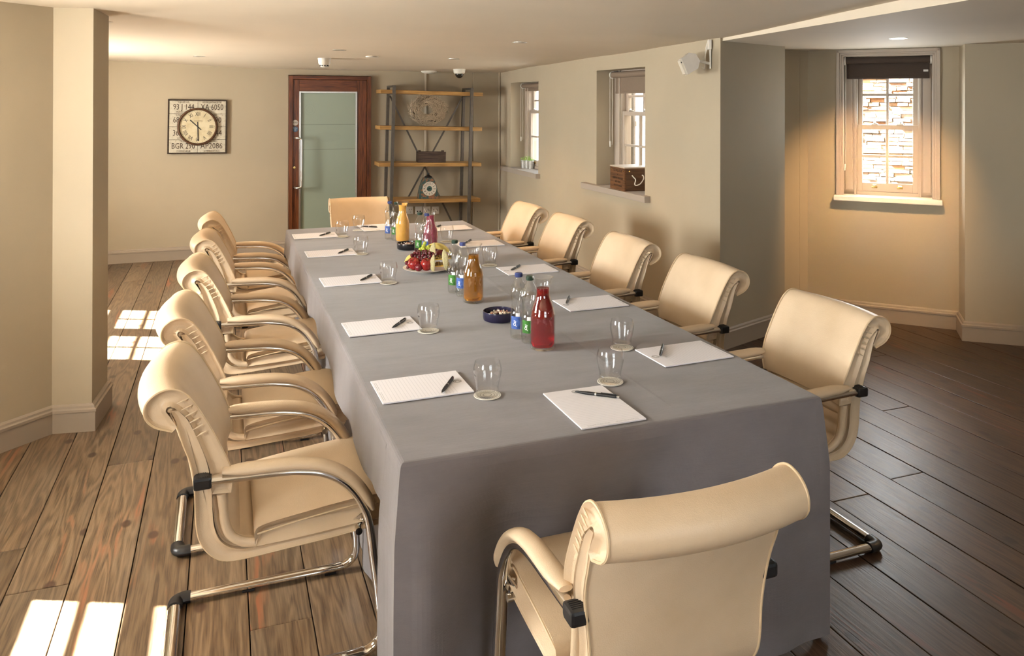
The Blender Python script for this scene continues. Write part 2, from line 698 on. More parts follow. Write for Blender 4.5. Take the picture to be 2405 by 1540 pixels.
# lowered ceiling over the alcove side, its edge shows as a fascia
FA, FB = (3.135, 4.60), (2.40, -0.45)
mb = MB()
poly = [FA, FB, (2.25, -2.0), (6.6, -2.0), (6.6, 5.6), (3.16, 5.6)]
mb.prism(poly, 2.067, 2.24, lambda u, v, w: (u, v, w))
struct(mb.build('ceiling_alcove', M['ceiling'], smooth=False), 'lowered ceiling over the alcove')


def wall(name, p0, p1, thick, openings=(), z0=-0.02, z1=2.3, mat=None, label=None):
    """wall whose room face runs p0 -> p1, thickness to the LEFT of that direction; openings (u0,u1,z0,z1) along the wall"""
    p0, p1 = Vector((*p0, 0)), Vector((*p1, 0))
    d = (p1 - p0)
    L = d.length
    d.normalize()
    nrm = Vector((-d.y, d.x, 0))
    us = sorted({0, L, *[o[0] for o in openings], *[o[1] for o in openings]})
    zs = sorted({z0, z1, *[o[2] for o in openings], *[o[3] for o in openings]})

    def solid(i, j):
        if i < 0 or j < 0 or i >= len(us) - 1 or j >= len(zs) - 1:
            return False
        uc, zc = (us[i] + us[i + 1]) / 2, (zs[j] + zs[j + 1]) / 2
        return not any(o[0] < uc < o[1] and o[2] < zc < o[3] for o in openings)
    mb = MB()

    def P(u, z, w):
        q = p0 + d * u + nrm * w
        return (q.x, q.y, z)
    for i in range(len(us) - 1):
        for j in range(len(zs) - 1):
            if not solid(i, j):
                continue
            u0, u1, a, b = us[i], us[i + 1], zs[j], zs[j + 1]
            mb.add([P(u0, a, 0), P(u1, a, 0), P(u1, b, 0), P(u0, b, 0)], [(0, 1, 2, 3)])
            mb.add([P(u0, a, thick), P(u1, a, thick), P(u1, b, thick), P(u0, b, thick)], [(3, 2, 1, 0)])
            for (di, dj, e) in ((-1, 0, (u0, a, u0, b)), (1, 0, (u1, a, u1, b)), (0, -1, (u0, a, u1, a)), (0, 1, (u0, b, u1, b))):
                if not solid(i + di, j + dj):
                    mb.add([P(e[0], e[1], 0), P(e[2], e[3], 0), P(e[2], e[3], thick), P(e[0], e[1], thick)], [(0, 1, 2, 3)])
    me = mb.mesh(name, mat or M['wall'], False)
    bm = bmesh.new()
    bm.from_mesh(me)
    bmesh.ops.remove_doubles(bm, verts=bm.verts[:], dist=1e-5)
    bmesh.ops.recalc_face_normals(bm, faces=bm.faces[:])
    bm.to_mesh(me)
    bm.free()
    return struct(link(name, me), label)


# window openings, (u0, u1, z0, z1)
W1 = (7.775, 8.645, 0.905, 1.882)     # y range on the right wall
W2 = (5.505, 6.375, 0.922, 1.938)
# back wall runs from the right corner to the left (thickness away from the room = +y)
wall('wall_back', (3.4, YB), (-2.5, YB), -0.25, [(3.4 - 1.556, 3.4 - 0.655, -0.02, 1.952)], label='cream back wall with the glazed door')
# right wall: seen from inside, from near to far; its thickness points to +x
wall('wall_right', (XR, 4.80), (XR, 9.3), -0.285, [(W1[0] - 4.80, W1[1] - 4.80, W1[2], W1[3]), (W2[0] - 4.80, W2[1] - 4.80, W2[2], W2[3])], label='cream right wall with two deep window recesses')
# pier at the mouth of the alcove
mb = MB()
mb.prism([(XR, 4.49), (3.845, 4.76), (3.845, 5.05), (3.6, 5.05), (XR, 4.80)], -0.02, 2.3, lambda u, v, w: (u, v, w))
struct(mb.build('wall_pier', M['wall'], smooth=False), 'shaded end face of the right wall')
wall('wall_alcove_side', (4.30, 5.05), (3.55, 5.02), -0.25, label='lamplit side wall in the alcove')
AW0, AW1 = Vector((4.302, 5.050, 0)), Vector((5.020, 4.288, 0))     # window wall of the alcove
AD = (AW1 - AW0).normalized()
AL = (AW1 - AW0).length
AN = Vector((-0.727, -0.686, 0))
wall('wall_alcove', AW0[:2], AW1[:2], 0.30, [(AL - 0.815, AL - 0.145, 0.935, 2.045)], label='alcove wall with the sash window')
mb = MB()
mb.prism([(5.020, 4.288), (4.835, 4.082), (5.145, 3.829), (5.50, 4.25)], -0.02, 2.3, lambda u, v, w: (u, v, w))
struct(mb.build('wall_alcove_return', M['wall'], smooth=False), 'short return wall right of the alcove window')
RD = Vector((0.775, -0.632, 0))
R1 = Vector((4.835, 4.082, 0))
R2 = R1 + RD * 2.2
mb = MB()
mb.prism([(4.302, 5.05), (4.22, 5.045), (4.22, 5.4), (4.60, 5.4), (4.515, 5.25)], -0.02, 2.3, lambda u, v, w: (u, v, w))
struct(mb.build('wall_alcove_corner', M['wall'], smooth=False), 'corner of the alcove')
wall('wall_alcove_right', (5.145, 3.829), R2[:2], 0.25, label='cream wall right of the alcove')
wall('wall_far_right', R2[:2], (R2.x, YR), 0.25)
wall('wall_rear', (R2.x + 0.1, YR), (-2.3, YR), 0.25, [(R2.x + 0.1 - 2.4, R2.x + 0.1 - 0.6, 0.92, 1.95)])
# left side: pier at the picture's left edge, splayed wall, left walls with windows
mb = MB()
LP = [(-2.4, 4.72), (XLN, 3.787), (-0.992, 4.361), (-0.800, 4.537), (-0.618, 4.503), (-0.589, 4.83), (-2.4, 4.95)]
mb.prism(LP, -0.02, 2.3, lambda u, v, w: (u, v, w))
struct(mb.build('wall_left_pier', M['wall'], smooth=False), 'cream pier with a splayed side')
NW = [(0.05, 1.25, 0.93, 1.90), (2.76, 3.62, 0.95, 2.00)]
wall('wall_left_near', (XLN, YR), (XLN, 3.80), 0.30, [(a - YR, b - YR, c, d) for a, b, c, d in NW], label='left wall beside the camera')
FW = [(6.36, 7.03, 0.80, 1.96), (7.10, 7.77, 0.80, 1.96)]
wall('wall_left_far', (XLF, 4.8), (XLF, 9.3), 0.30, [(a - 4.8, b - 4.8, c, d) for a, b, c, d in FW], label='left wall beyond the pier')
# boxed-in corner and pipe by the shelf
mb = MB().box(2.765, 3.12, 9.02, 9.1, 0, 2.2, 0.003)
struct(mb.build('trim_1', M['wall'], smooth=False), 'boxed-in corner')
mb = MB().tube([(3.086, 9.006, 0.0), (3.086, 9.006, 2.15)], 0.013, 14)
struct(mb.build('trim_2', plain('pipe_paint', WALL, 0.6, noise=0.02)), 'painted pipe in the corner')


def skirting(name, pts, label, side=1):
    """moulded skirting board along a polyline on the room face; side=+1: room lies to the right of travel"""
    prof = [(0.0, 0.0), (0.020, 0.0), (0.020, 0.098), (0.024, 0.100), (0.024, 0.112), (0.016, 0.118), (0.014, 0.128), (0.006, 0.134), (0.0, 0.136)]
    P = [Vector((*p, 0)) for p in pts]
    rings = []
    for i, p in enumerate(P):
        d1 = (P[i] - P[i - 1]).normalized() if i > 0 else None
        d2 = (P[i + 1] - P[i]).normalized() if i < len(P) - 1 else None
        n1 = Vector((d1.y, -d1.x, 0)) * side if d1 else None
        n2 = Vector((d2.y, -d2.x, 0)) * side if d2 else None
        if n1 is None:
            n = n2
        elif n2 is None:
            n = n1
        else:
            n = (n1 + n2)
            n = n / max(0.3, n.dot(n1))
        rings.append([p + n * a + Vector((0, 0, b)) for a, b in prof])
    return struct(MB().rings(rings).build(name, M['skirting'], smooth=False), label)


skirting('baseboard_back', [(0.655, YB), (-2.14, YB)], 'painted skirting board under the clock', -1)
skirting('baseboard_back_right', [(3.1, 9.02), (1.556, YB)], 'skirting behind the shelf', -1)
skirting('baseboard_right', [(XR, 9.06), (XR, 4.49), (3.845, 4.76), (3.845, 5.03)], 'skirting along the right wall', 1)
skirting('baseboard_alcove', [(3.6, 5.02), (4.302, 5.050), (5.020, 4.288), (4.835, 4.082), tuple(R2[:2])], 'moulded skirting round the alcove', 1)
skirting('baseboard_left', [(XLN, YR), (XLN, 3.787), (-0.992, 4.361), (-0.800, 4.537), (-0.618, 4.503), (-0.589, 4.83), (-1.6, 4.88)], 'moulded skirting round the left pier', 1)

# ------------------------------------------------------------------ sash windows


def sash_window(name, label, origin, rotz, W, z0, z1, sash_w, zmeet, depth=0.10, latch=True):
    """local x along the wall, y outwards; box frame W wide, two sliding sashes of 2 x 2 panes"""
    root = link(name, None, None, origin, (0, 0, rotz))
    struct(root, label)
    m = M['window_paint']
    h = W / 2
    s = sash_w / 2
    fr = MB()
    for q in (-1, 1):
        a, b = sorted((q * s, q * h))
        fr.box(a, b, 0.0, depth, z0, z1, 0.003)
        a, b = sorted((q * (s + 0.008), q * (s + 0.022)))
        fr.box(a, b, -0.014, 0.0, z0, z1, 0.002)
    fr.box(-h, h, 0.0, depth, z1 - 0.05, z1, 0.003)
    fr.box(-h, h, 0.0, depth, z0, z0 + 0.035, 0.003)
    fr.build('frame', m, root)
    for nm, ya, a, b, rail_b, rail_t in (('lower_sash', 0.012, z0 + 0.035, zmeet + 0.018, 0.065, 0.036), ('upper_sash', 0.050, zmeet - 0.018, z1 - 0.05, 0.036, 0.045)):
        st = 0.036
        sm = MB()
        sm.box(-s, -s + st, ya, ya + 0.034, a, b, 0.003).box(s - st, s, ya, ya + 0.034, a, b, 0.003)
        sm.box(-s + st, s - st, ya, ya + 0.034, a, a + rail_b, 0.003).box(-s + st, s - st, ya, ya + 0.034, b - rail_t, b, 0.003)
        so = sm.build(nm, m, root)
        gx0, gx1, gz0, gz1 = -s + st, s - st, a + rail_b, b - rail_t
        gm = (gz0 + gz1) / 2
        MB().box(-0.010, 0.010, ya + 0.004, ya + 0.030, gz0, gz1, 0.003).build('glazing_bar', m, so)
        MB().box(gx0, gx1, ya + 0.005, ya + 0.029, gm - 0.010, gm + 0.010, 0.003).build('glazing_bar', m, so)
        for xa, xb in ((gx0, -0.010), (0.010, gx1)):
            for za, zb in ((gz0, gm - 0.010), (gm + 0.010, gz1)):
                MB().box(xa, xb, ya + 0.015, ya + 0.019, za, zb).build('pane', M['pane'], so, smooth=False)
    if latch:
        for q in (-0.42, 0.42):
            MB().box(q * s - 0.024, q * s + 0.024, -0.004, 0.02, zmeet + 0.018, zmeet + 0.030, 0.003).tube([(q * s, 0.0, zmeet + 0.030), (q * s, 0.0, zmeet + 0.042)], 0.009, 10).build('latch', M['steel'], root)
            MB().box(q * s - 0.020, q * s + 0.020, 0.002, 0.014, z0 + 0.060, z0 + 0.078, 0.003).tube([(q * s - 0.012, -0.006, z0 + 0.082), (q * s + 0.012, -0.006, z0 + 0.082)], 0.007, 8).build('sash_lift', M['brass'], root)
    return root


def sill(name, label, y0, y1, z, proud=0.052):
    mb = MB().box(XR - proud, XR + 0.20, y0, y1, z - 0.052, z, 0.005)
    return struct(mb.build(name, M['sill']), label)


sill('trim_3', 'painted window sill under the flower pot', 7.72, 8.87, W1[2] + 0.004)
sill('trim_4', 'painted window sill under the wooden crate', 5.42, 6.60, W2[2] + 0.004)
sash_window('window_1', 'sash window deep in the wall behind the flower pot', (3.275, (W1[0] + W1[1]) / 2, 0), -PI / 2, 0.87, W1[2], W1[3], 0.60, 1.55)
sash_window('window_2', 'sash window deep in the wall behind the crate', (3.275, (W2[0] + W2[1]) / 2, 0), -PI / 2, 0.87, W2[2], W2[3], 0.60, 1.56)
# alcove window: architrave on the wall face, panelled jambs, sashes set back
am = AW1 - AD * 0.480
A_ROT = -math.atan2(0.727, 0.686)
w3 = sash_window('window_3', 'tall sash window in the alcove with stone cladding outside', (am.x + 0.727 * 0.10, am.y + 0.686 * 0.10, 0), A_ROT, 0.670, 0.935, 2.045, 0.425, 1.468)
# architrave (in the window's local frame; y = -0.10 is the wall face)
mb = MB()
for q in (-1, 1):
    for (a, b, y) in ((0.335, 0.357, -0.128), (0.322, 0.335, -0.116), (0.306, 0.322, -0.106)):
        mb.box(min(q * a, q * b), max(q * a, q * b), y, -0.085, 0.945, 2.062, 0.002)
    mb.box(min(q * 0.245, q * 0.300), max(q * 0.245, q * 0.300), -0.010, 0.004, 0.98, 2.0, 0.004)
for (a, b, y) in ((2.040, 2.062, -0.128), (2.027, 2.040, -0.116), (2.012, 2.027, -0.106)):
    mb.box(-0.357, 0.357, y, -0.085, a, b, 0.002)
mb.build('architrave', M['window_paint'], w3)
MB().box(-0.372, 0.372, -0.165, 0.03, 0.905, 0.943, 0.006).build('window_sill', M['white_paint'], w3)
for i, (a, b, c, d) in enumerate(FW):
    sash_window('window_%d' % (4 + i), 'sash window in the left wall', (XLF - 0.08, (a + b) / 2, 0), PI / 2, b - a, c, d, 0.64, 1.40, latch=False)
for i, (a, b, c, d) in enumerate(NW):
    sash_window('window_%d' % (6 + i), 'sash window in the left wall beside the camera', (XLN - 0.08, (a + b) / 2, 0), PI / 2, b - a, c, d, b - a - 0.06, 1.40, latch=False)
sash_window('window_8', 'sash window in the rear wall', (1.5, YR - 0.1, 0), PI, 1.8, 0.92, 1.95, 1.7, 1.43, latch=False)

for nm, xw, a, b, zz in (('trim_5', XLF, FW[0][0] - 0.1, FW[1][1] + 0.1, 0.80), ('trim_6', XLN, NW[1][0] - 0.06, NW[1][1] + 0.06, 0.95), ('trim_7', XLN, NW[0][0] - 0.08, NW[0][1] + 0.08, 0.93)):
    struct(MB().box(xw - 0.075, xw + 0.015, a, b, zz - 0.04, zz + 0.003, 0.004).build(nm, M['white_paint']), 'white sill added at the unseen left windows to bounce sun upwards')  # unseen white sills, added to bounce sunlight onto the ceiling


def roller_blind(label, origin, rotz, W, ztop, drop, mat, chain_x, chain_len, badge=False, group=None):
    t = thing('roller_blind', label, 'blind', origin, rotz, group)
    h = W / 2
    MB().tube([(-h, 0, ztop - 0.03), (h, 0, ztop - 0.03)], 0.027, 20).build('roller_tube', mat, t)
    MB().box(-h + 0.006, h - 0.006, 0.0255, 0.0275, ztop - 0.03 - drop, ztop - 0.03, 0).build('fabric', mat, t)
    MB().box(-h + 0.006, h - 0.006, 0.021, 0.032, ztop - 0.03 - drop - 0.016, ztop - 0.03 - drop + 0.004, 0.003).build('bottom_bar', mat, t)
    for q in (-1, 1):
        mb = MB()
        mb.tube([(q * h, 0, ztop - 0.03), (q * (h + 0.012), 0, ztop - 0.03)], 0.034, 20)
        mb.box(min(q * h, q * (h + 0.012)), max(q * h, q * (h + 0.012)), -0.02, 0.034, ztop - 0.055, ztop, 0.002)
        mb.build('bracket', M['white_plastic'], t)
    loop = []
    x = chain_x
    for i in range(25):
        loop.append((x, -0.030, ztop - 0.03 - chain_len * i / 24))
    for i in range(25):
        loop.append((x + 0.012, -0.012 + 0.002 * math.sin(i), ztop - 0.03 - chain_len + chain_len * i / 24))
    MB().tube(loop, 0.0022, 6, loop=True).build('chain', M['white_plastic'], t)
    MB().tube([(x + 0.006, -0.03, ztop - 0.03 - chain_len - 0.02), (x + 0.006, -0.03, ztop - 0.03 - chain_len + 0.03)], [0.006, 0.010], 10).build('chain_tensioner', M['white_plastic'], t)
    if badge:
        MB().box(h - 0.045, h - 0.012, 0.0235, 0.0255, ztop - 0.03 - drop + 0.035, ztop - 0.03 - drop + 0.050, 0.0).build('badge', M['steel'], t)
    return t


roller_blind('brown roller blind rolled almost fully up above the flower pot', (3.245, (W1[0] + W1[1]) / 2, 0), -PI / 2, 0.80, W1[3] - 0.004, 0.045, M['blind'], -0.40, 0.62)
roller_blind('brown roller blind half down above the wooden crate', (3.245, (W2[0] + W2[1]) / 2, 0), -PI / 2, 0.80, W2[3] - 0.008, 0.150, M['blind'], -0.40, 0.62)
roller_blind('dark brown roller blind over the alcove window', (am.x + 0.727 * 0.045, am.y + 0.686 * 0.045, 0), A_ROT, 0.585, 2.012, 0.125, M['blind_dark'], -0.305, 0.83, True)

# ------------------------------------------------------------------ outside: stone cladding, ground, drainpipe
t = NT('cladding_stone')
rnd = t.rand()
oo = t.obj()
f = t.noise(oo, 30, 4)
c = t.ramp(rnd, [(0.0, (0.52, 0.45, 0.37)), (0.35, (0.38, 0.25, 0.15)), (0.6, (0.56, 0.50, 0.43)), (0.8, (0.34, 0.185, 0.10)), (1.0, (0.34, 0.29, 0.24))])
t.set(color=t.mix(t.math('MULTIPLY', f, 0.4), c, (0.22, 0.14, 0.085)), rough=0.9, spec=0.1)
t.bump(f, 0.6, 0.01)
M['stone'] = t.m
SO = am - AN * 1.55       # a point on the cladding face
sw = MB()


def on_clad(u, z, w):
    q = SO + AD * u - AN * w
    return (q.x, q.y, z)


sw.prism([(-1.7, -0.3), (1.7, -0.3), (1.7, 2.35), (-1.7, 2.35)], 0.04, 0.30, on_clad)
clad = sw.build('outer_wall', plain('mortar', (0.30, 0.24, 0.18), 0.95), smooth=False)
struct(clad, 'stone-clad garden wall outside the alcove window')
rs = random.Random(11)
stone_me = []
for i in range(6):
    lx = [0.09, 0.12, 0.15, 0.18, 0.21, 0.26][i]
    mb = MB().box(-lx / 2, lx / 2, -0.03, 0.03, -0.0165, 0.0165, 0.004)
    mb.v = [(x + rs.uniform(-0.003, 0.003), y + rs.uniform(-0.004, 0.004), z + rs.uniform(-0.0015, 0.0015)) for x, y, z in mb.v]
    stone_me.append((lx, mb.mesh('stone', M['stone'], True, 30)))
cnt, rest = 0, MB()
z = 0.55
while z < 2.33:
    u = -1.0 + rs.uniform(-0.1, 0)
    while u < 1.0:
        lx, me = rs.choice(stone_me)
        q = SO + AD * (u + lx / 2) + AN * rs.uniform(-0.012, 0.012)
        central = abs(u) < 0.52 and 0.80 < z < 2.1
        if central and cnt < 300:
            link('stone', me, clad, (q.x, q.y, z), (0, 0, A_ROT))
            cnt += 1
        else:
            Mx = Matrix.Translation((q.x, q.y, z)) @ Matrix.Rotation(A_ROT, 4, 'Z')
            rest.box(-lx / 2, lx / 2, -0.03, 0.03, -0.0165, 0.0165)
            rest.xform(Mx, len(rest.v) - 8)
        u += lx + 0.004
    z += 0.0365
ro = rest.build('stones', M['stone'], clad, smooth=False)
ro['kind'] = 'stuff'
mb = MB().box(-9, 12, -9, 15, -0.5, -0.32)
struct(mb.build('ground', plain('outside_paving', (0.42, 0.40, 0.37), 0.9), smooth=False), 'pale paving outside')
for yy, lab in ((6.69, 'dark drainpipe outside the window with the crate'), (9.25, 'dark drainpipe outside the window with the flower pot')):
    dp = thing('drainpipe', lab, 'drainpipe', (3.62, yy, -0.32), 0)
    MB().tube([(0, 0, 0), (0, 0, 3.2)], 0.042, 14).build('pipe', M['dark_steel'], dp)
    for zz in (0.9, 1.75, 2.6):
        MB().tube([(0, 0, zz), (0, 0, zz + 0.05)], 0.052, 14).build('pipe_collar', M['dark_steel'], dp)

# ------------------------------------------------------------------ cantilever armchairs


def inset(poly, d):
    n = len(poly)
    area2 = sum(poly[i][0] * poly[(i + 1) % n][1] - poly[(i + 1) % n][0] * poly[i][1] for i in range(n))
    sg = 1 if area2 > 0 else -1
    out = []
    for i in range(n):
        a, b, c = Vector(poly[i - 1]), Vector(poly[i]), Vector(poly[(i + 1) % n])
        d1 = (b - a).normalized() if (b - a).length > 1e-7 else Vector((1, 0))
        d2 = (c - b).normalized() if (c - b).length > 1e-7 else d1
        n1 = Vector((-d1.y, d1.x)) * sg
        n2 = Vector((-d2.y, d2.x)) * sg
        nn = (n1 + n2) / max(0.6, 1 + n1.dot(n2))
        out.append((b.x + nn.x * d, b.y + nn.y * d))
    return out


def loft(poly, W, r, ry=None, wz=None, curve=None, steps=5, mid=8, dz=None):
    """profile (x,z) extruded along y with rounded ends; wz(z) scales the width, curve(y,z) shifts x"""
    ry = ry or r
    st = []
    for i in range(steps + 1):
        a = PI / 2 * i / steps
        st.append((W / 2 - ry + ry * math.cos(a), r * (1 - math.sin(PI / 2 - a))))
    st = [(y, q) for y, q in reversed(st)]          # from the end inwards
    L = st + [((W / 2 - ry) * (1 - 2 * i / mid), 0.0) for i in range(1, mid)] + [(-y, q) for y, q in reversed(st)]
    rings = []
    for y, q in L:
        pp = inset(poly, q) if q > 1e-6 else poly
        ring = []
        for (x, z) in pp:
            k = wz(z) if wz else 1.0
            ring.append((x + (curve(y, z) if curve else 0.0), y * k, z + (dz(x, y) if dz else 0.0)))
        rings.append(ring)
    return MB().rings(rings)


def p2d(pts, n=4):
    return [(q.x, q.y) for q in catmull([(a, b, 0) for a, b in pts], n)]


CH_W = 0.475
back_wz = lambda z: 1.0 - 0.085 * sstep(0.70, 0.50, z)
back_curve = lambda y, z: 0.034 * ((2 * y / CH_W) ** 2 - 0.75) * sstep(0.40, 0.70, z)

PAD_FRONT = [(0.016, 0.548), (0.017, 0.590), (0.006, 0.635), (-0.030, 0.717), (-0.060, 0.775), (-0.084, 0.815), (-0.110, 0.846), (-0.142, 0.861), (-0.178, 0.854), (-0.205, 0.829), (-0.208, 0.793), (-0.184, 0.764), (-0.140, 0.746)]
PAD_BACK = [(-0.128, 0.758), (-0.146, 0.789), (-0.156, 0.805), (-0.152, 0.815), (-0.141, 0.815), (-0.124, 0.801), (-0.100, 0.775), (-0.075, 0.715), (-0.050, 0.650), (-0.038, 0.600), (-0.034, 0.552)]
SH_OUT = [(-0.144, 0.804), (-0.126, 0.762), (-0.110, 0.706), (-0.089, 0.645), (-0.078, 0.573), (-0.071, 0.474), (-0.059, 0.419), (-0.029, 0.376), (0.012, 0.354), (0.082, 0.353), (0.196, 0.360), (0.315, 0.367), (0.448, 0.381)]
SH_IN = [(0.455, 0.392), (0.448, 0.401), (0.315, 0.391), (0.196, 0.384), (0.082, 0.379), (0.030, 0.386), (-0.006, 0.411), (-0.024, 0.452), (-0.031, 0.505), (-0.037, 0.573), (-0.050, 0.645), (-0.074, 0.712), (-0.100, 0.772), (-0.126, 0.803)]


def rope(pts, r, mat, parent, name='piping', n=6):
    return MB().tube(pts, r, n).build(name, mat, parent)


def make_chair():
    t = thing('cantilever_chair', '', 'chair')
    L = M['leather']
    shell = loft(p2d(SH_OUT) + p2d(SH_IN), CH_W - 0.006, 0.011, 0.011, back_wz, back_curve).build('shell', L, t, angle=60)
    pad_poly = p2d(PAD_FRONT) + p2d(PAD_BACK)
    pad = loft(pad_poly, CH_W, 0.012, 0.015, back_wz, back_curve, mid=10).build('back_pad', L, t, angle=60)
    for s in (-1, 1):
        y = s * (CH_W / 2 - 0.004)
        path = [(x + back_curve(y, z) + 0.001, y * back_wz(z), z + 0.001) for x, z in p2d(PAD_FRONT, 5)]
        rope(path, 0.0034, M['stitch'], pad)
        y = s * (CH_W / 2 - 0.007)
        path = [(x + back_curve(y, z) - 0.001, y * back_wz(z), z) for x, z in p2d(SH_OUT, 4)[4:]]
        rope(path, 0.003, M['stitch'], shell)
        # the gathered leather between pad and shell
        gm = MB()
        for i in range(6):
            a = i / 8
            x0, z0 = -0.128 + 0.080 * a, 0.822 - 0.155 * a
            x1, z1 = x0 + 0.030 - 0.008 * a, z0 + 0.012
            yy = s * (CH_W / 2 - 0.0015) * back_wz(z0)
            c0 = back_curve(yy, z0)
            gm.tube([(x0 + c0, yy, z0), ((x0 + x1) / 2 + c0, yy, (z0 + z1) / 2), (x1 + c0, yy, z1)], [0.001, 0.0032, 0.0008], 7)
        ye = s * (CH_W / 2 - 0.012)
        c0 = back_curve(ye, 0.81)
        gm.tube([(-0.144 + c0, ye - s * 0.05, 0.803), (-0.144 + c0, ye - s * 0.004, 0.804), (-0.143 + c0, ye + s * 0.004, 0.803)], [0.011, 0.011, 0.006], 10)
        gm.build('side_gathers', L, t)
    # ribbed lumbar cushion in the bend
    fr = catmull([(-0.004, 0.541, 0), (0.000, 0.510, 0), (0.000, 0.478, 0), (0.012, 0.434, 0), (0.040, 0.406, 0), (0.088, 0.394, 0)], 10)
    ln = [0.0]
    for a, b in zip(fr[:-1], fr[1:]):
        ln.append(ln[-1] + (b - a).length)
    prof = []
    for i, p in enumerate(fr):
        a, b = fr[max(0, i - 1)], fr[min(len(fr) - 1, i + 1)]
        d = (b - a).normalized()
        nn = Vector((-d.y, d.x, 0))
        w = abs(math.sin(PI * 5 * ln[i] / ln[-1]))
        q = p + nn * (0.009 * w - 0.006)
        prof.append((q.x, q.y))
    back = p2d([(0.088, 0.381), (0.030, 0.388), (-0.004, 0.413), (-0.021, 0.453), (-0.028, 0.505), (-0.033, 0.541)], 4)
    lum = loft(prof + back, 0.410, 0.004, 0.010).build('lumbar_cushion', L, t, angle=50)
    for s in (-1, 1):
        bol = [(x, s * 0.207, z) for x, z in p2d([(-0.006, 0.545), (0.000, 0.500), (0.004, 0.462), (0.018, 0.424), (0.050, 0.398), (0.088, 0.388)], 5)]
        MB().tube(bol, 0.013, 10).build('bolster', L, t)
        rope([(p[0] + 0.006, s * 0.196, p[2] + 0.007) for p in bol], 0.003, M['stitch'], lum)
    # seat cushion
    seat = p2d([(0.086, 0.383), (0.200, 0.387), (0.330, 0.395), (0.452, 0.404), (0.470, 0.415), (0.476, 0.437), (0.465, 0.460), (0.432, 0.473), (0.350, 0.471), (0.200, 0.455), (0.105, 0.441), (0.084, 0.425), (0.083, 0.400)], 4)
    sc = loft(seat[:-1], 0.440, 0.024, 0.034, steps=6, dz=lambda x, y: -0.006 * math.exp(-((x - 0.26) / 0.1) ** 2 - (y / 0.12) ** 2)).build('seat_cushion', L, t, angle=60)
    for s in (-1, 1):
        rope([(x, s * 0.2125, z) for x, z in p2d([(0.090, 0.414), (0.200, 0.431), (0.350, 0.447), (0.430, 0.449)], 6)], 0.003, M['stitch'], sc)
    # chrome side frames with padded arms
    arm = [(-0.040, 0.598), (-0.019, 0.597), (0.081, 0.594), (0.160, 0.591), (0.206, 0.586), (0.265, 0.572), (0.319, 0.542), (0.361, 0.498), (0.392, 0.443), (0.406, 0.391), (0.418, 0.295), (0.430, 0.206), (0.437, 0.136), (0.440, 0.090), (0.434, 0.050), (0.410, 0.026), (0.370, 0.019), (0.200, 0.019), (-0.105, 0.019)]
    for s in (-1, 1):
        y = s * 0.234
        cl = [Vector((q.x, y, q.y)) for q in catmull([(a, b, 0) for a, b in arm], 5)]
        side = MB().tube(cl, 0.0125, 14, 0.0185, side=(0, 1, 0)).build('side_frame', M['chrome'], t)
        MB().box(0.06, 0.10, y - 0.012, y + 0.012, 0.0, 0.008, 0.002).build('glide', M['black_plastic'], side)
        MB().box(0.330, 0.370, y - 0.012, y + 0.012, 0.0, 0.008, 0.002).build('glide', M['black_plastic'], side)
        pp = [q for q in cl if q.x > -0.004 and q.z > 0.425 and q.x < 0.42]
        path = []
        for i, q in enumerate(pp):
            a, b = pp[max(0, i - 1)], pp[min(len(pp) - 1, i + 1)]
            d = (b - a).normalized()
            nn = Vector((-d.z, 0, d.x))
            path.append(q + nn * 0.0215)
        m = len(path)
        ra = [0.0155 * min(1, 0.45 + 0.55 * min(i, m - 1 - i) / 2.5) for i in range(m)]
        rb = [0.0265 * min(1, 0.6 + 0.4 * min(i, m - 1 - i) / 2.5) for i in range(m)]
        MB().tube(path, ra, 16, rb, side=(0, 1, 0)).build('armrest_pad', L, t, angle=60)
        cap = MB().box(-0.078, -0.030, y - 0.0215, y + 0.0215, 0.581, 0.615, 0.008)
        for i in range(5):
            cap.box(-0.066 + 0.006 * i, -0.0635 + 0.006 * i, y - 0.014, y + 0.014, 0.6142, 0.6162)
        cap.build('arm_end_cap', M['black_plastic'], t)
        # black elbow between floor rail and rear bar
        el = [Vector((-0.100, y, 0.019)), Vector((-0.122, y, 0.019)), Vector((-0.138, y - s * 0.006, 0.019)), Vector((-0.145, y - s * 0.022, 0.019)), Vector((-0.146, y - s * 0.046, 0.019))]
        MB().tube(catmull(el, 4), 0.0235, 12, 0.017, side=(0, 0, 1)).build('corner_elbow', M['black_plastic'], t)
        br = MB().bar((0.400, y - s * 0.008, 0.420), (0.372, y - s * 0.026, 0.393), 0.03, 0.006, (0, 1, 0), 0.002)
        br.tube([(0.395, y - s * 0.022, 0.412), (0.390, y - s * 0.030, 0.410)], 0.006, 10)
        br.build('bracket', M['chrome'], t)
    MB().tube([(-0.146, -0.193, 0.019), (-0.146, 0.193, 0.019)], 0.0205, 14, 0.0135, side=(0, 0, 1)).build('rear_bar', M['chrome'], t)
    MB().tube([(0.376, -0.232, 0.377), (0.376, 0.232, 0.377)], 0.011, 10).build('seat_bar', M['chrome'], t)
    return t


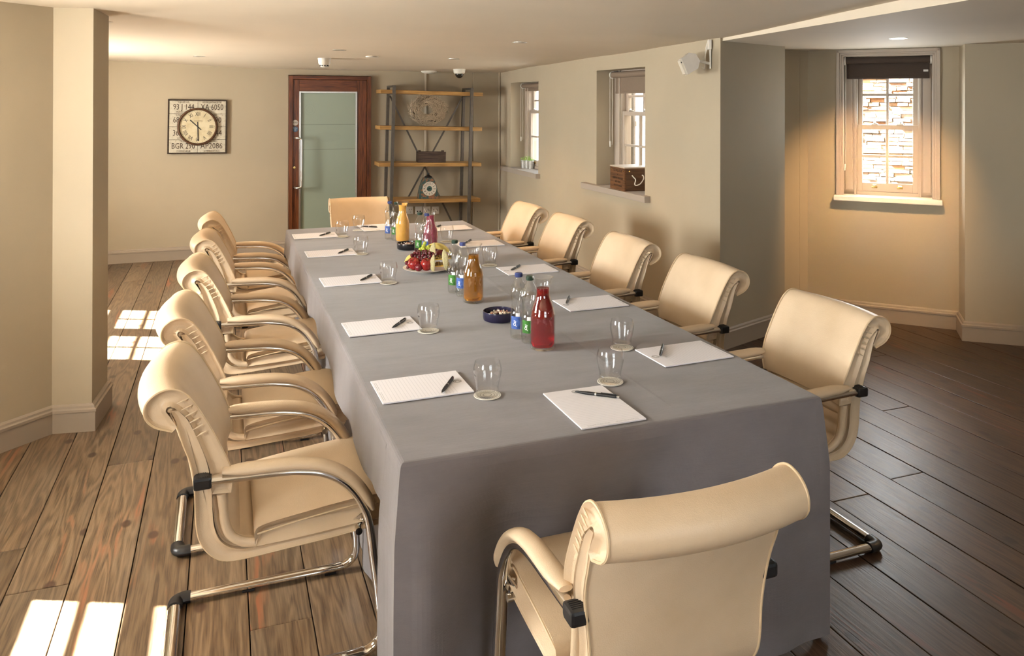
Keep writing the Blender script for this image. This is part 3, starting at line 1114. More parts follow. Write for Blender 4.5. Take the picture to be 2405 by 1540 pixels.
chair0 = make_chair()
GL, GR = 'chairs along the left side of the table', 'chairs along the right side of the table'
chairs = [
    ((0.001, 2.605, 0), 0, 'cream leather armchair nearest the camera on the left side of the table', GL),
    ((-0.010, 3.370, 0), 0, 'second cream leather armchair from the camera along the left side', GL),
    ((0.020, 4.245, 0), 0, 'middle cream leather armchair of the five on the left side', GL),
    ((0.045, 5.115, 0), 0, 'fourth cream leather armchair from the camera along the left side', GL),
    ((0.065, 5.92, 0), 0, 'farthest cream leather armchair on the left side, towards the clock', GL),
    ((2.118, 2.510, 0), PI, 'cream leather armchair nearest the camera on the right side of the table', GR),
    ((2.118, 3.358, 0), PI, 'second cream leather armchair from the camera on the right, by the dark pier', GR),
    ((2.090, 4.120, 0), PI, 'middle cream leather armchair of the five on the right side', GR),
    ((2.108, 5.02, 0), PI, 'fourth cream leather armchair from the camera along the right side', GR),
    ((2.075, 5.735, 0), PI, 'farthest cream leather armchair on the right side, near the shelf', GR),
    ((0.914, 1.545, 0), PI / 2, 'cream leather armchair in the foreground at the near end, seen from behind', 'chairs at the table ends'),
    ((1.041, 6.50, 0), -PI / 2, 'cream leather armchair at the far table end, in front of the glazed door', 'chairs at the table ends'),
]
for i, (loc, rz, lab, grp) in enumerate(chairs):
    if i == 0:
        chair0.location, chair0.rotation_euler = loc, (0, 0, rz)
        chair0['label'], chair0['group'] = lab, grp
    else:
        dup(chair0, loc, rz, lab, grp)

# ------------------------------------------------------------------ table and cloth
TX0, TX1, TY0, TY1, TT = 0.428, 1.722, 1.985, 5.905, 0.740
tb = thing('conference_table', 'long conference table hidden under the grey cloth', 'table', (1.075, 3.945, 0), 0)
MB().box(TX0 - 1.075 + 0.004, TX1 - 1.075 - 0.004, TY0 - 3.945 + 0.004, TY1 - 3.945 - 0.004, 0.708, 0.733, 0.006).build('tabletop', M['oak'], tb)
for x in (-0.42, 0.42):
    for y in (-1.75, -0.15, 0.15, 1.75):
        MB().tube([(x, y, 0.0), (x, y, 0.712)], 0.022, 12).build('leg', M['dark_steel'], tb)


def cloth_mesh():
    nx, ny = 110, 150
    xs = [TX0 + (TX1 - TX0) * i / nx for i in range(nx + 1)]
    ys = [TY0 + (TY1 - TY0) * j / ny for j in range(ny + 1)]
    mb = MB()
    rz = random.Random(5)

    def topz(x, y):
        edge = min(x - TX0, TX1 - x, y - TY0, TY1 - y)
        w = sstep(0.0, 0.12, edge)
        # faint ironed creases across and along the cloth, soft waves
        z = 0.0011 * math.sin(7 * x + 2.2 * y) * math.sin(3.1 * y - 2 * x)
        for yc in (2.72, 3.93, 5.10):
            z += 0.0016 * math.exp(-((y - yc - 0.04 * math.sin(2 * x)) / 0.012) ** 2)
        z += 0.0013 * math.exp(-((x - 1.26 - 0.01 * math.sin(2 * y)) / 0.010) ** 2)
        return TT + z * w
    for y in ys:
        for x in xs:
            mb.v.append((x, y, topz(x, y)))
    W = nx + 1
    for j in range(ny):
        for i in range(nx):
            a = j * W + i
            mb.f.append((a, a + 1, a + W + 1, a + W))
    # perimeter, counter-clockwise from the front-left corner: front, right, back, left
    per = []
    per += [(i, 0) for i in range(nx)]
    per += [(nx, j) for j in range(ny)]
    per += [(i, ny) for i in range(nx, 0, -1)]
    per += [(0, j) for j in range(ny, 0, -1)]
    cols = []
    R = 0.014

    def nrm(i, j):
        n = Vector((0, 0, 0))
        if j == 0:
            n.y -= 1
        if j == ny:
            n.y += 1
        if i == 0:
            n.x -= 1
        if i == nx:
            n.x += 1
        return n
    s = 0.0
    rows = 32
    prev = None
    left_cut = 2.20
    for (i, j) in per:
        x, y = xs[i], ys[j]
        n = nrm(i, j)
        p = Vector((x, y, 0))
        if prev is not None:
            s += (p - prev).length
        prev = p
        corner = n.length > 1.2
        if j == 0:
            D, flare, amp = 0.728, 0.018, 0.010 + 0.010 * abs(2 * (x - TX0) / (TX1 - TX0) - 1) ** 2
        elif i == nx:
            D, flare, amp = (0.728 if y < 2.02 else 0.150 + 0.010 * math.sin(9 * y)), 0.010, 0.006
        elif j == ny:
            D, flare, amp = 0.30, 0.02, 0.012
        else:
            D = 0.728 if y < 2.16 else 0.160 + 0.018 * math.sin(2.6 * y + 0.8) + 0.014 * math.sin(11.0 * y) + 0.02 * sstep(3.9, 2.6, y)
            flare, amp = 0.016, 0.011
        cols.append((p, n, D, flare, amp, s, corner))

    def column(p, n, D, flare, amp, s, corner, top_idx):
        idx = [top_idx]
        nn = n.normalized() * (1.0 if not corner else 1.25)
        for k in range(1, rows + 1):
            t = k / rows
            d = D * (0.5 * t * t + 0.5 * t) if D > 0.4 else D * t
            if k <= 4:
                a = PI / 2 * k / 4
                off, z = R * math.sin(a), TT - R * (1 - math.cos(a))
            else:
                dd = R + (D - R) * (k - 4) / (rows - 4)
                z = TT - dd
                g = dd / 0.73
                wave = math.sin(s * 13.0 + 1.3 * math.sin(s * 3.1)) * 0.6 + math.sin(s * 29.0 + 0.7) * 0.25
                off = R + flare * min(1, dd / 0.2) + amp * wave * min(1.0, dd / 0.35) * (1.6 if D > 0.4 else 1.0)
            if n.y < -0.5 and not corner:
                # the seat and legs of the near chair press the cloth in under the table edge
                off -= 0.105 * sstep(0.45, 0.73, p.x) * sstep(1.40, 1.10, p.x) * sstep(0.735, 0.46, z)
            q = p + nn * off
            idx.append(len(mb.v))
            mb.v.append((q.x, q.y, z))
        return idx
    grid = [column(*c, per[a][1] * W + per[a][0]) for a, c in enumerate(cols)]
    m = len(grid)
    for a in range(m):
        b = (a + 1) % m
        if (cols[a][2] > 0.6) != (cols[b][2] > 0.6):
            # the long front drop ends here: give the short side its own hem and the long side a free vertical edge
            c = cols[b] if cols[a][2] > 0.6 else cols[a]
            long_is_a = cols[a][2] > 0.6
            ref = cols[a] if long_is_a else cols[b]
            short = (ref[0], ref[1], c[2], ref[3], ref[4], ref[5], ref[6])
            own = column(*short, (per[a] if long_is_a else per[b])[1] * W + (per[a] if long_is_a else per[b])[0])
            A, B = (own, grid[b]) if long_is_a else (grid[a], own)
        else:
            A, B = grid[a], grid[b]
        for k in range(rows):
            mb.f.append((A[k], A[k + 1], B[k + 1], B[k]))
    return mb


cl = cloth_mesh().build('tablecloth', M['cloth'], angle=80)
tag(cl, 'grey cloth draped over the long table, reaching the floor in front', 'tablecloth')
sm = cl.modifiers.new('thickness', 'SOLIDIFY')
sm.thickness = 0.002
sm.offset = -1
# an inner cloth hanging to the floor behind the short side drop
uc = MB()
rings = []
for i in range(121):
    y = 2.52 + 3.3 * i / 120
    ring = []
    for k in range(11):
        z = 0.700 - 0.692 * k / 10
        x = 0.475 + 0.010 * math.sin(y * 15) * (k / 10) + 0.005 * math.sin(y * 37 + 1) * (k / 10)
        ring.append((x, y, z))
    for k in range(10, -1, -1):
        q = ring[k]
        ring.append((q[0] + 0.002, q[1], q[2]))
    rings.append(ring)
uc.rings(rings)
o = uc.build('table_skirt', M['cloth'], angle=80)
tag(o, 'grey inner table skirt hanging to the floor behind the left chairs', 'table skirt')

# ------------------------------------------------------------------ things on the table
TZ = TT + 0.0020


def pad_material():
    t = NT('ruled_notepad')
    o = t.obj()
    sp = t.n('ShaderNodeSeparateXYZ')
    t.l(o, sp.inputs[0])
    x, y = sp.outputs[0], sp.outputs[1]
    # rules every 11 mm across the sheet
    fr = t.math('FRACT', t.math('MULTIPLY', t.math('ADD', x, 1.0), 1 / 0.0112))
    ln = t.math('LESS_THAN', t.math('ABSOLUTE', t.math('SUBTRACT', fr, 0.5)), 0.045)
    ln = t.math('MULTIPLY', ln, t.math('LESS_THAN', t.math('ABSOLUTE', y), 0.094))
    ln = t.math('MULTIPLY', ln, t.math('LESS_THAN', t.math('ABSOLUTE', t.math('ADD', x, 0.014)), 0.112))
    # round crest at the head of the page
    dx, dy = t.math('SUBTRACT', x, 0.119), t.math('SUBTRACT', y, 0.0)
    r = t.math('SQRT', t.math('ADD', t.math('MULTIPLY', dx, dx), t.math('MULTIPLY', dy, dy)))
    ring = t.math('LESS_THAN', t.math('ABSOLUTE', t.math('SUBTRACT', r, 0.0125)), 0.0012)
    ring2 = t.math('LESS_THAN', t.math('ABSOLUTE', t.math('SUBTRACT', r, 0.0065)), 0.0010)
    vor = t.noise(o, 900, 1)
    tx = t.math('MULTIPLY', t.math('GREATER_THAN', vor, 0.54), t.math('LESS_THAN', t.math('ABSOLUTE', t.math('SUBTRACT', r, 0.0096)), 0.0017))
    crest = t.math('MAXIMUM', ring, t.math('MAXIMUM', ring2, tx))
    # two lines of small print at the foot
    fx = t.math('ABSOLUTE', t.math('ADD', x, 0.1335))
    ft = t.math('LESS_THAN', t.math('ABSOLUTE', t.math('SUBTRACT', fx, 0.0026)), 0.0009)
    ft = t.math('MULTIPLY', ft, t.math('GREATER_THAN', t.noise(t.mapping(o, (1, 1, 0)), 700, 1), 0.47))
    ft = t.math('MULTIPLY', ft, t.math('LESS_THAN', t.math('ABSOLUTE', t.math('SUBTRACT', t.math('ABSOLUTE', y), 0.045)), 0.036))
    c = t.mix(t.math('MULTIPLY', ln, 0.55), (0.75, 0.735, 0.775), (0.40, 0.40, 0.45))
    c = t.mix(t.math('MULTIPLY', crest, 0.75), c, (0.13, 0.13, 0.12))
    c = t.mix(t.math('MULTIPLY', ft, 0.7), c, (0.2, 0.2, 0.22))
    t.set(color=c, rough=0.75, spec=0.2)
    return t.m


M['pad'] = pad_material()
pad_me = MB().box(-0.1432, 0.1432, -0.1013, 0.1013, 0, 0.0042, 0.0006).mesh('notepad', M['pad'], True, 30)
pads = [
    ((0.589, 2.4785), 0.0115, 'white ruled notepad nearest the camera on the left side of the table'),
    ((0.595, 3.205), 0.02, 'white ruled notepad, second from the camera along the left edge'),
    ((0.602, 4.090), 0.02, 'white ruled notepad, middle one of the five along the left edge'),
    ((0.600, 4.873), 0.01, 'white ruled notepad, fourth from the camera along the left edge'),
    ((0.578, 5.545), 0.0, 'white ruled notepad, farthest along the left edge, near the clock wall'),
    ((1.556, 2.4778), PI + 0.0346, 'white ruled notepad on the right edge nearest the camera, tinted by warm light'),
    ((1.550, 3.250), PI, 'white ruled notepad on the right edge behind the red carafe'),
    ((1.541, 4.024), PI, 'white ruled notepad, middle one of the five along the right edge'),
    ((1.530, 4.870), PI, 'white ruled notepad, fourth from the camera along the right edge'),
    ((1.525, 5.550), PI, 'white ruled notepad, farthest along the right edge, near the shelf'),
    ((1.0298, 2.1416), PI / 2 + 0.0015, 'white ruled notepad at the near end of the table, in front of the foreground chair'),
    ((1.020, 5.760), -PI / 2 + 0.03, 'white ruled notepad at the far end of the table, before the far chair'),
]
for (x, y), a, lab in pads:
    tag(link('notepad', pad_me, None, (x, y, TZ), (0, 0, a)), lab, 'notepad', 'notepads laid out on the table')

PZ = TZ + 0.0042 + 0.0052
pens = [((0.667, 2.448), 59.3, 'nearest left notepad'), ((0.668, 3.200), 54.6, 'second left notepad'), ((0.683, 4.092), 54, 'middle left notepad'),
        ((0.674, 4.867), 55, 'fourth left notepad'), ((0.646, 5.550), 51, 'farthest left notepad'), ((1.487, 2.517), 55, 'nearest right notepad'),
        ((1.466, 3.310), 60, 'right notepad behind the red carafe'), ((1.487, 4.060), 48, 'middle right notepad'), ((1.475, 4.930), 52, 'fourth right notepad'),
        ((1.442, 5.600), 48, 'farthest right notepad'), ((1.075, 2.205), -40.2, 'notepad at the near table end'), ((0.985, 5.77), -41, 'notepad at the far table end')]
pen0 = None
for (x, y), a, where in pens:
    lab = 'black ballpoint pen lying on the ' + where
    if pen0 is None:
        pen0 = thing('ballpoint_pen', lab, 'pen', (x, y, PZ), math.radians(a), 'pens on the notepads')
        rot = Matrix.Rotation(PI / 2, 4, 'Y')
        MB().lathe([(0, -0.070), (0.0016, -0.070), (0.0042, -0.052), (0.0052, -0.030), (0.0050, 0.0), (0.0050, 0.055), (0.0044, 0.062), (0, 0.062)], 12).xform(rot).build('barrel', M['black_plastic'], pen0)
        MB().lathe([(0, 0.061), (0.0026, 0.061), (0.0026, 0.070), (0, 0.071)], 10).xform(rot).build('push_button', M['steel'], pen0)
        MB().lathe([(0, -0.074), (0.0010, -0.0735), (0.0018, -0.069), (0, -0.069)], 10).xform(rot).build('tip', M['steel'], pen0)
        MB().box(0.012, 0.060, -0.0015, 0.0015, 0.0052, 0.0072, 0.0006).build('clip', M['black_plastic'], pen0)
        MB().lathe([(0.00535, -0.006), (0.00545, -0.005), (0.00545, -0.002), (0.00535, -0.001)], 12).xform(rot).build('trim_ring', M['steel'], pen0)
    else:
        dup(pen0, (x, y, PZ), math.radians(a), lab, 'pens on the notepads')

# tumblers on printed coasters
t = NT('printed_coaster')
o_ = t.obj()
sp = t.n('ShaderNodeSeparateXYZ')
t.l(o_, sp.inputs[0])
r = t.math('SQRT', t.math('ADD', t.math('MULTIPLY', sp.outputs[0], sp.outputs[0]), t.math('MULTIPLY', sp.outputs[1], sp.outputs[1])))
ang = t.math('ARCTAN2', sp.outputs[1], sp.outputs[0])
g = t.math('MAXIMUM', t.math('LESS_THAN', t.math('ABSOLUTE', t.math('SUBTRACT', r, 0.0385)), 0.0009), t.math('LESS_THAN', t.math('ABSOLUTE', t.math('SUBTRACT', r, 0.0225)), 0.0009))
g = t.math('MAXIMUM', g, t.math('LESS_THAN', t.math('ABSOLUTE', t.math('SUBTRACT', r, 0.013)), 0.0012))
let = t.math('MULTIPLY', t.math('GREATER_THAN', t.math('SINE', t.math('MULTIPLY', ang, 34.0)), -0.1), t.math('LESS_THAN', t.math('ABSOLUTE', t.math('SUBTRACT', r, 0.0305)), 0.0036))
let = t.math('MULTIPLY', let, t.math('GREATER_THAN', t.math('SINE', t.math('ADD', t.math('MULTIPLY', r, 1900.0), t.math('MULTIPLY', ang, 21.0))), -0.35))
g = t.math('MAXIMUM', g, let)
t.set(color=t.mix(t.math('MULTIPLY', g, 0.75), (0.66, 0.63, 0.56), (0.10, 0.095, 0.075)), rough=0.7)
M['coaster'] = t.m
coaster_me = MB().lathe([(0, 0), (0.042, 0), (0.0425, 0.001), (0.042, 0.002), (0, 0.002)], 40).mesh('coaster', M['coaster'], True, 30)
OUT = [(0.0, 0.0), (0.0335, 0.0), (0.0350, 0.002), (0.0355, 0.010), (0.0352, 0.020), (0.0358, 0.030), (0.0395, 0.048), (0.0432, 0.066), (0.0440, 0.078), (0.0428, 0.090), (0.0400, 0.1010), (0.0393, 0.1040)]
INN = [(0.0385, 0.1042), (0.0384, 0.1000), (0.0414, 0.089), (0.0426, 0.078), (0.0418, 0.066), (0.0380, 0.048), (0.0342, 0.031), (0.0325, 0.022), (0.0300, 0.0175), (0.0, 0.0165)]
pr = [(q.x, q.y) for q in catmull([(a, b, 0) for a, b in OUT[1:]], 3)]
pi_ = [(q.x, q.y) for q in catmull([(a, b, 0) for a, b in INN], 3)]
glass_me = MB().lathe([(0, 0)] + pr + pi_, 40).mesh('tumbler', M['glass'], True, 60)
glasses = [((0.764, 2.338), 'by the nearest left notepad'), ((0.760, 3.080), 'by the second left notepad'), ((0.774, 3.972), 'by the middle left notepad'),
           ((0.767, 4.790), 'by the fourth left notepad'), ((0.748, 5.455), 'by the farthest left notepad'), ((0.895, 5.690), 'left of the far-end notepad'),
           ((1.175, 2.312), 'beside the notepad at the near table end'), ((1.379, 2.618), 'left of the nearest right notepad'), ((1.385, 4.205), 'by the middle right notepad, behind the amber carafe'),
           ((1.360, 5.020), 'by the fourth right notepad, behind the fruit plate')]
for (x, y), where in glasses:
    tag(link('coaster', coaster_me, None, (x, y, TZ), (0, 0, x * 7 + y)), 'round printed coaster under the tumbler ' + where, 'coaster', 'coasters under the tumblers')
    tag(link('tumbler', glass_me, None, (x, y, TZ + 0.002)), 'empty clear tumbler ' + where, 'glass', 'tumblers on the table')

# carafes: thick clear glass with a flared lip, drink inside
CAR = [(0.0, 0.0), (0.0430, 0.0), (0.0465, 0.004), (0.0470, 0.020), (0.0468, 0.112), (0.0455, 0.128), (0.0408, 0.150), (0.0330, 0.172), (0.0274, 0.192), (0.0260, 0.210), (0.0268, 0.226), (0.0315, 0.245), (0.0390, 0.2595), (0.0402, 0.2625)]
car_out = [(q.x, q.y) for q in catmull([(a, b, 0) for a, b in CAR[1:]], 3)]
car_in = [(max(0.0, a - 0.0028), b) for a, b in reversed(car_out) if b > 0.010] + [(0.040, 0.0085), (0.0, 0.0080)]
CG = glassy('carafe_glass', (0.99, 0.99, 0.985), 1.5, 0.01, 0.02)


def carafe(label, x, y, level, mat, rz=0.0, foam=None):
    t = thing('carafe', label, 'carafe', (x, y, TZ), rz, 'carafes of juice on the table')
    c = MB().lathe([(0, 0)] + car_out + car_in, 44).build('glass_body', CG, t, angle=60)
    # embossed round medallion on the shoulder
    MB().tube([(0.0408 * math.sin(0.0) + 0.0125 * math.cos(a) * 1.0, -0.0440 + 0.0035 * (math.cos(a) ** 2), 0.134 + 0.0135 * math.sin(a)) for a in [2 * PI * k / 28 for k in range(28)]], 0.0013, 6, loop=True).build('medallion', CG, c)
    liq = [(a - 0.0032, b) for a, b in car_out if 0.012 < b < level]
    top_r = liq[-1][0]
    MB().lathe([(0, 0.0095), (0.038, 0.0095)] + liq + [(top_r, level), (0, level)], 40).build('drink', mat, t, angle=50)
    if foam:
        MB().lathe([(0, level + 0.001), (top_r - 0.001, level + 0.001), (top_r + 0.001, level + 0.006), (0.018, level + 0.012), (0.006, level + 0.040), (0, level + 0.044)], 16).build('froth', foam, t)
    return t


carafe('glass carafe of red juice, nearest the camera', 1.104, 2.722, 0.222, M['red_juice'], 0.45)
carafe('glass carafe of amber apple juice behind the fruit-side bottles', 1.065, 3.468, 0.214, M['amber_juice'], 0.45)
carafe('glass carafe of dark pink berry smoothie behind the fruit plate', 1.170, 4.70, 0.224, M['smoothie'], 0.4)
oj = carafe('glass carafe of orange juice, farthest on the table', 1.088, 5.118, 0.238, M['orange_juice'], 0.3)
# a splash of juice up one side of the orange carafe's lip
sp_ = MB()
ringA = []
for k in range(9):
    a = -1.0 + 2.2 * k / 8
    for (rr, zz) in ((0.0288, 0.232), (0.0345, 0.252 - 0.004 * abs(k - 4) / 4)):
        ringA.append(((rr - 0.0032) * math.cos(a), (rr - 0.0032) * math.sin(a), zz))
sp_.add(ringA, [(2 * k, 2 * k + 2, 2 * k + 3, 2 * k + 1) for k in range(8)])
so = sp_.build('juice_splash', M['orange_juice'], oj)
so.modifiers.new('t', 'SOLIDIFY').thickness = 0.002

# water bottles with a waist, coloured caps and small stickers
BOT = [(0.0, 0.004), (0.012, 0.001), (0.022, 0.0), (0.0285, 0.004), (0.0315, 0.014), (0.0318, 0.090), (0.0305, 0.104), (0.0268, 0.124), (0.0262, 0.136), (0.0290, 0.156), (0.0318, 0.174), (0.0310, 0.188), (0.0240, 0.208), (0.0150, 0.226), (0.0125, 0.232), (0.0125, 0.2365)]
bot_out = [(q.x, q.y) for q in catmull([(a, b, 0) for a, b in BOT], 4)]
bm_ = MB().lathe(bot_out, 32)
bv = []
for (x, y, z) in bm_.v:
    rr = math.hypot(x, y)
    a = math.atan2(y, x)
    k = 1.0 + 0.05 * math.sin(5 * a + z * 60) * sstep(0.095, 0.115, z) * sstep(0.195, 0.175, z)
    if 0.016 < z < 0.05:
        k += 0.008 * math.sin(z * 700)
    bv.append((x * k, y * k, z))
bm_.v = bv
bottle_me = bm_.mesh('bottle_body', M['pet'], True, 60)
water_me = MB().lathe([(0, 0.006), (0.027, 0.006), (0.0300, 0.016), (0.0303, 0.088), (0.0290, 0.103), (0.0255, 0.124), (0.0248, 0.136), (0.0275, 0.156), (0.0300, 0.172), (0.0292, 0.186), (0, 0.186)], 28).mesh('water', glassy('still_water', (0.985, 0.99, 0.99), 1.33, 0.0), True, 50)
cap_prof = [(0.0, 0.2520), (0.0125, 0.2520), (0.0142, 0.2505), (0.0145, 0.2380), (0.0140, 0.2360), (0.0, 0.2360)]
CAPS = {'green': plain('green_cap', (0.025, 0.055, 0.035), 0.4), 'blue': plain('blue_cap', (0.05, 0.07, 0.22), 0.35)}
STK = {'green': plain('green_sticker', (0.04, 0.17, 0.02), 0.4, noise=0.35, scale=90), 'blue': plain('blue_sticker', (0.05, 0.11, 0.36), 0.4, noise=0.35, scale=90)}
M['sticker_white'] = plain('sticker_white', (0.80, 0.80, 0.82), 0.5, noise=0.02)


def bottle(label, x, y, kind, face):
    t = thing('water_bottle', label, 'bottle', (x, y, TZ), face, 'water bottles on the table')
    link('body', bottle_me, t)
    link('water', water_me, t)
    cm = MB().lathe(cap_prof, 24)
    for k in range(24):
        a = 2 * PI * k / 24
        cm.tube([(0.0146 * math.cos(a), 0.0146 * math.sin(a), 0.2385), (0.0146 * math.cos(a), 0.0146 * math.sin(a), 0.2495)], 0.0006, 4)
    cm.build('cap', CAPS[kind], t)

    def wrap(a0, a1, z0, z1, r):
        mb = MB()
        n = 8
        v = []
        for i in range(n + 1):
            a = a0 + (a1 - a0) * i / n
            v += [(r * math.cos(a), r * math.sin(a), z0), (r * math.cos(a), r * math.sin(a), z1)]
        mb.add(v, [(2 * i, 2 * i + 2, 2 * i + 3, 2 * i + 1) for i in range(n)])
        return mb
    st = wrap(-0.62, 0.62, 0.042, 0.090, 0.0324).build('sticker', STK[kind], t)
    # white mark on the sticker: a little ring with a tail and a bar above it
    mk = MB()

    def cyl(u, z, e=0.0004):
        a = u / 0.0324
        return ((0.0324 + e) * math.cos(a), (0.0324 + e) * math.sin(a), z)
    mk.tube([cyl(-0.003 + 0.0042 * math.cos(a), 0.0605 + 0.0046 * math.sin(a)) for a in [2 * PI * k / 16 for k in range(16)]], 0.0013, 5, loop=True)
    mk.tube([cyl(0.001, 0.057), cyl(0.0055, 0.052)], 0.0013, 5)
    mk.tube([cyl(-0.006, 0.069), cyl(0.001, 0.0685), cyl(0.003, 0.066)], 0.0013, 5)
    mk.tube([cyl(-0.006, 0.074), cyl(0.001, 0.0735), cyl(0.0035, 0.071)], 0.0013, 5)
    mk.build('mark', M['sticker_white'], st)
    wrap(0.05, 0.55, 0.0905, 0.104, 0.0322).build('sticker', M['sticker_white'], t)
    return t


FC = -PI / 2 - 0.75
bottle('blue-capped water bottle beside the red carafe', 1.063, 2.868, 'blue', FC)
bottle('green-capped water bottle half hidden by the red carafe', 1.083, 2.800, 'green', FC)
bottle('green-capped water bottle between the fruit plate and the amber carafe', 1.030, 3.660, 'green', FC)
bottle('blue-capped water bottle half hidden by the amber carafe', 1.048, 3.585, 'blue', FC)
bottle('green-capped water bottle just behind the fruit plate', 1.095, 4.66, 'green', FC + 0.2)
bottle('blue-capped water bottle half hidden by the berry smoothie', 1.123, 4.60, 'blue', FC + 0.2)
bottle('blue-capped water bottle left of the orange juice', 1.030, 5.250, 'blue', FC)
bottle('water bottle with a green sticker almost hidden behind the orange juice', 1.062, 5.193, 'green', FC)

# bowls of wrapped mints
BOWL = [(0, 0), (0.060, 0.0), (0.0655, 0.003), (0.0675, 0.012), (0.0680, 0.036), (0.0672, 0.0385), (0.0640, 0.0385), (0.0632, 0.034), (0.0620, 0.012), (0.056, 0.008), (0, 0.008)]
M['bowl_navy'] = plain('navy_glaze', (0.016, 0.014, 0.040), 0.18)
M['bowl_black'] = plain('black_glaze', (0.012, 0.012, 0.014), 0.22)
M['wrapper'] = plain('sweet_wrapper', (0.62, 0.55, 0.46), 0.15, noise=0.3, scale=300)
M['mint_red'] = plain('mint_red', (0.55, 0.25, 0.18), 0.3, noise=0.3, scale=200)
rm = random.Random(21)
mint_me = []
for q in range(3):
    mb = MB().ball((0, 0, 0), 0.008, 0.0065, 0.005, 10, 6)
    for s in (-1, 1):
        mb.add([(s * 0.007, 0, 0), (s * 0.017, 0.006, 0.004), (s * 0.018, 0.001, -0.002), (s * 0.017, -0.006, 0.005)], [(0, 1, 2), (0, 2, 3)])
    mint_me.append(mb.mesh('wrapped_mint', M['wrapper'] if q else M['mint_red'], True, 50))
for (x, y, mat, lab, mlab) in ((1.077, 3.140, 'bowl_navy', 'navy glazed dish of mints between the amber and red carafes', 'clear-wrapped mint in the navy dish'),
                              (1.068, 4.86, 'bowl_black', 'black dish of mints in front of the orange juice', 'clear-wrapped mint in the black dish')):
    tag(MB().lathe([(a, b + 0.0) for a, b in BOWL], 44).build('dish', M[mat], None, (x, y, TZ)), lab, 'dish')
    for k in range(22):
        a, rr = k * 2.4, 0.050 * math.sqrt((k + 0.5) / 22)
        o = link('wrapped_mint', mint_me[k % 3], None, (x + rr * math.cos(a), y + rr * math.sin(a), TZ + 0.017 + 0.013 * (1 - rr / 0.05) + rm.uniform(0, 0.006)), (rm.uniform(-0.6, 0.6), rm.uniform(-0.6, 0.6), rm.uniform(0, 6)))
        tag(o, mlab, 'sweet', mlab.replace('clear-wrapped mint', 'wrapped mints'))

# ------------------------------------------------------------------ fruit plate
PX, PY = 1.028, 4.200
pl = MB().lathe([(0, 0.0), (0.078, 0.0), (0.082, 0.004), (0.100, 0.008), (0.128, 0.016), (0.1305, 0.0185), (0.128, 0.0195), (0.100, 0.0125), (0.080, 0.008), (0, 0.007)], 48).build('plate', plain('white_china', (0.74, 0.70, 0.64), 0.18, noise=0.02), None, (PX, PY, TZ))
tag(pl, 'round white plate piled with fruit', 'plate')
FR = Matrix.Rotation(-YAW * 0.9, 4, 'Z')      # the pile is arranged facing the near end


def fp(a, b, z):
    """a: to the right seen from the camera, b: away from it"""
    q = FR @ Vector((a, b, 0))
    return (PX + q.x, PY + q.y, TZ + z)


M['apple'] = NT('apple_skin')
_t = M['apple']
_f2 = _t.noise(_t.mapping(_t.obj(), (22, 22, 6)), 3, 3)
_t.set(color=_t.ramp(_f2, [(0.3, (0.20, 0.008, 0.010)), (0.6, (0.30, 0.022, 0.018)), (0.8, (0.42, 0.17, 0.06))]), rough=0.22)
M['apple'] = _t.m
M['stalk'] = plain('stalk', (0.16, 0.12, 0.04), 0.8)
M['red_grape'] = plain('red_grape', (0.100, 0.012, 0.018), 0.22, noise=0.5, scale=60)
M['green_grape'] = plain('green_grape', (0.40, 0.44, 0.06), 0.25, noise=0.2, scale=60)
M['melon_flesh'] = plain('melon_flesh', (0.72, 0.30, 0.08), 0.45, noise=0.12, scale=90)
M['melon_rind'] = plain('netted_rind', (0.50, 0.44, 0.24), 0.8, noise=0.28, scale=260, bump=0.5)
M['pale_flesh'] = plain('pale_melon_flesh', (0.70, 0.55, 0.16), 0.4, noise=0.1)
M['pine_flesh'] = plain('pineapple_flesh', (0.66, 0.44, 0.06), 0.45, noise=0.2, scale=120)
M['pine_rind'] = plain('pineapple_rind', (0.20, 0.13, 0.03), 0.8, noise=0.6, scale=120, bump=0.6)
M['dark_fruit'] = plain('dark_red_plum', (0.16, 0.012, 0.020), 0.25, noise=0.3, scale=50)


def apple(label, loc, r, tilt):
    t = thing('apple', label, 'apple', loc, 0, 'apples on the fruit plate', rot=tilt)
    MB().lathe([(0.0, -0.78 * r), (0.18 * r, -0.86 * r), (0.45 * r, -0.84 * r), (0.78 * r, -0.60 * r), (0.98 * r, -0.10 * r), (0.99 * r, 0.25 * r), (0.85 * r, 0.62 * r), (0.55 * r, 0.84 * r), (0.28 * r, 0.82 * r), (0.10 * r, 0.66 * r), (0, 0.60 * r)], 26).build('flesh', M['apple'], t, angle=80)
    MB().tube([(0, 0, 0.6 * r), (0.04 * r, 0, 0.85 * r), (0.12 * r, 0, 1.08 * r)], 0.0016, 6).build('stem', M['stalk'], t)


apple('glossy red apple at the plate front, right of its neighbour', fp(0.004, -0.078, 0.046), 0.034, (0.2, 0.1, 0))
apple('paler red apple at the plate front, on the left', fp(-0.062, -0.066, 0.048), 0.034, (0.35, -0.4, 0))
hp = MB().ball((0, 0, 0), 0.021, 0.021, 0.021, 16, 10)
o = hp.build('plum', M['dark_fruit'], None, fp(-0.036, -0.094, 0.035))
tag(o, 'small dark red plum wedged in front of the two apples', 'plum')
o = MB().ball((0, 0, 0), 0.036, 0.030, 0.028, 16, 10).build('plum', M['dark_fruit'], None, fp(0.074, 0.050, 0.075))
tag(o, 'large dark red plum at the back right of the fruit pile', 'plum')

grape_me = MB().ball((0, 0, 0), 0.0098, 0.0098, 0.0118, 12, 8)
rg_me = grape_me.mesh('grape', M['red_grape'], True, 80)
gg_me = grape_me.mesh('grape', M['green_grape'], True, 80)
rgx = random.Random(8)


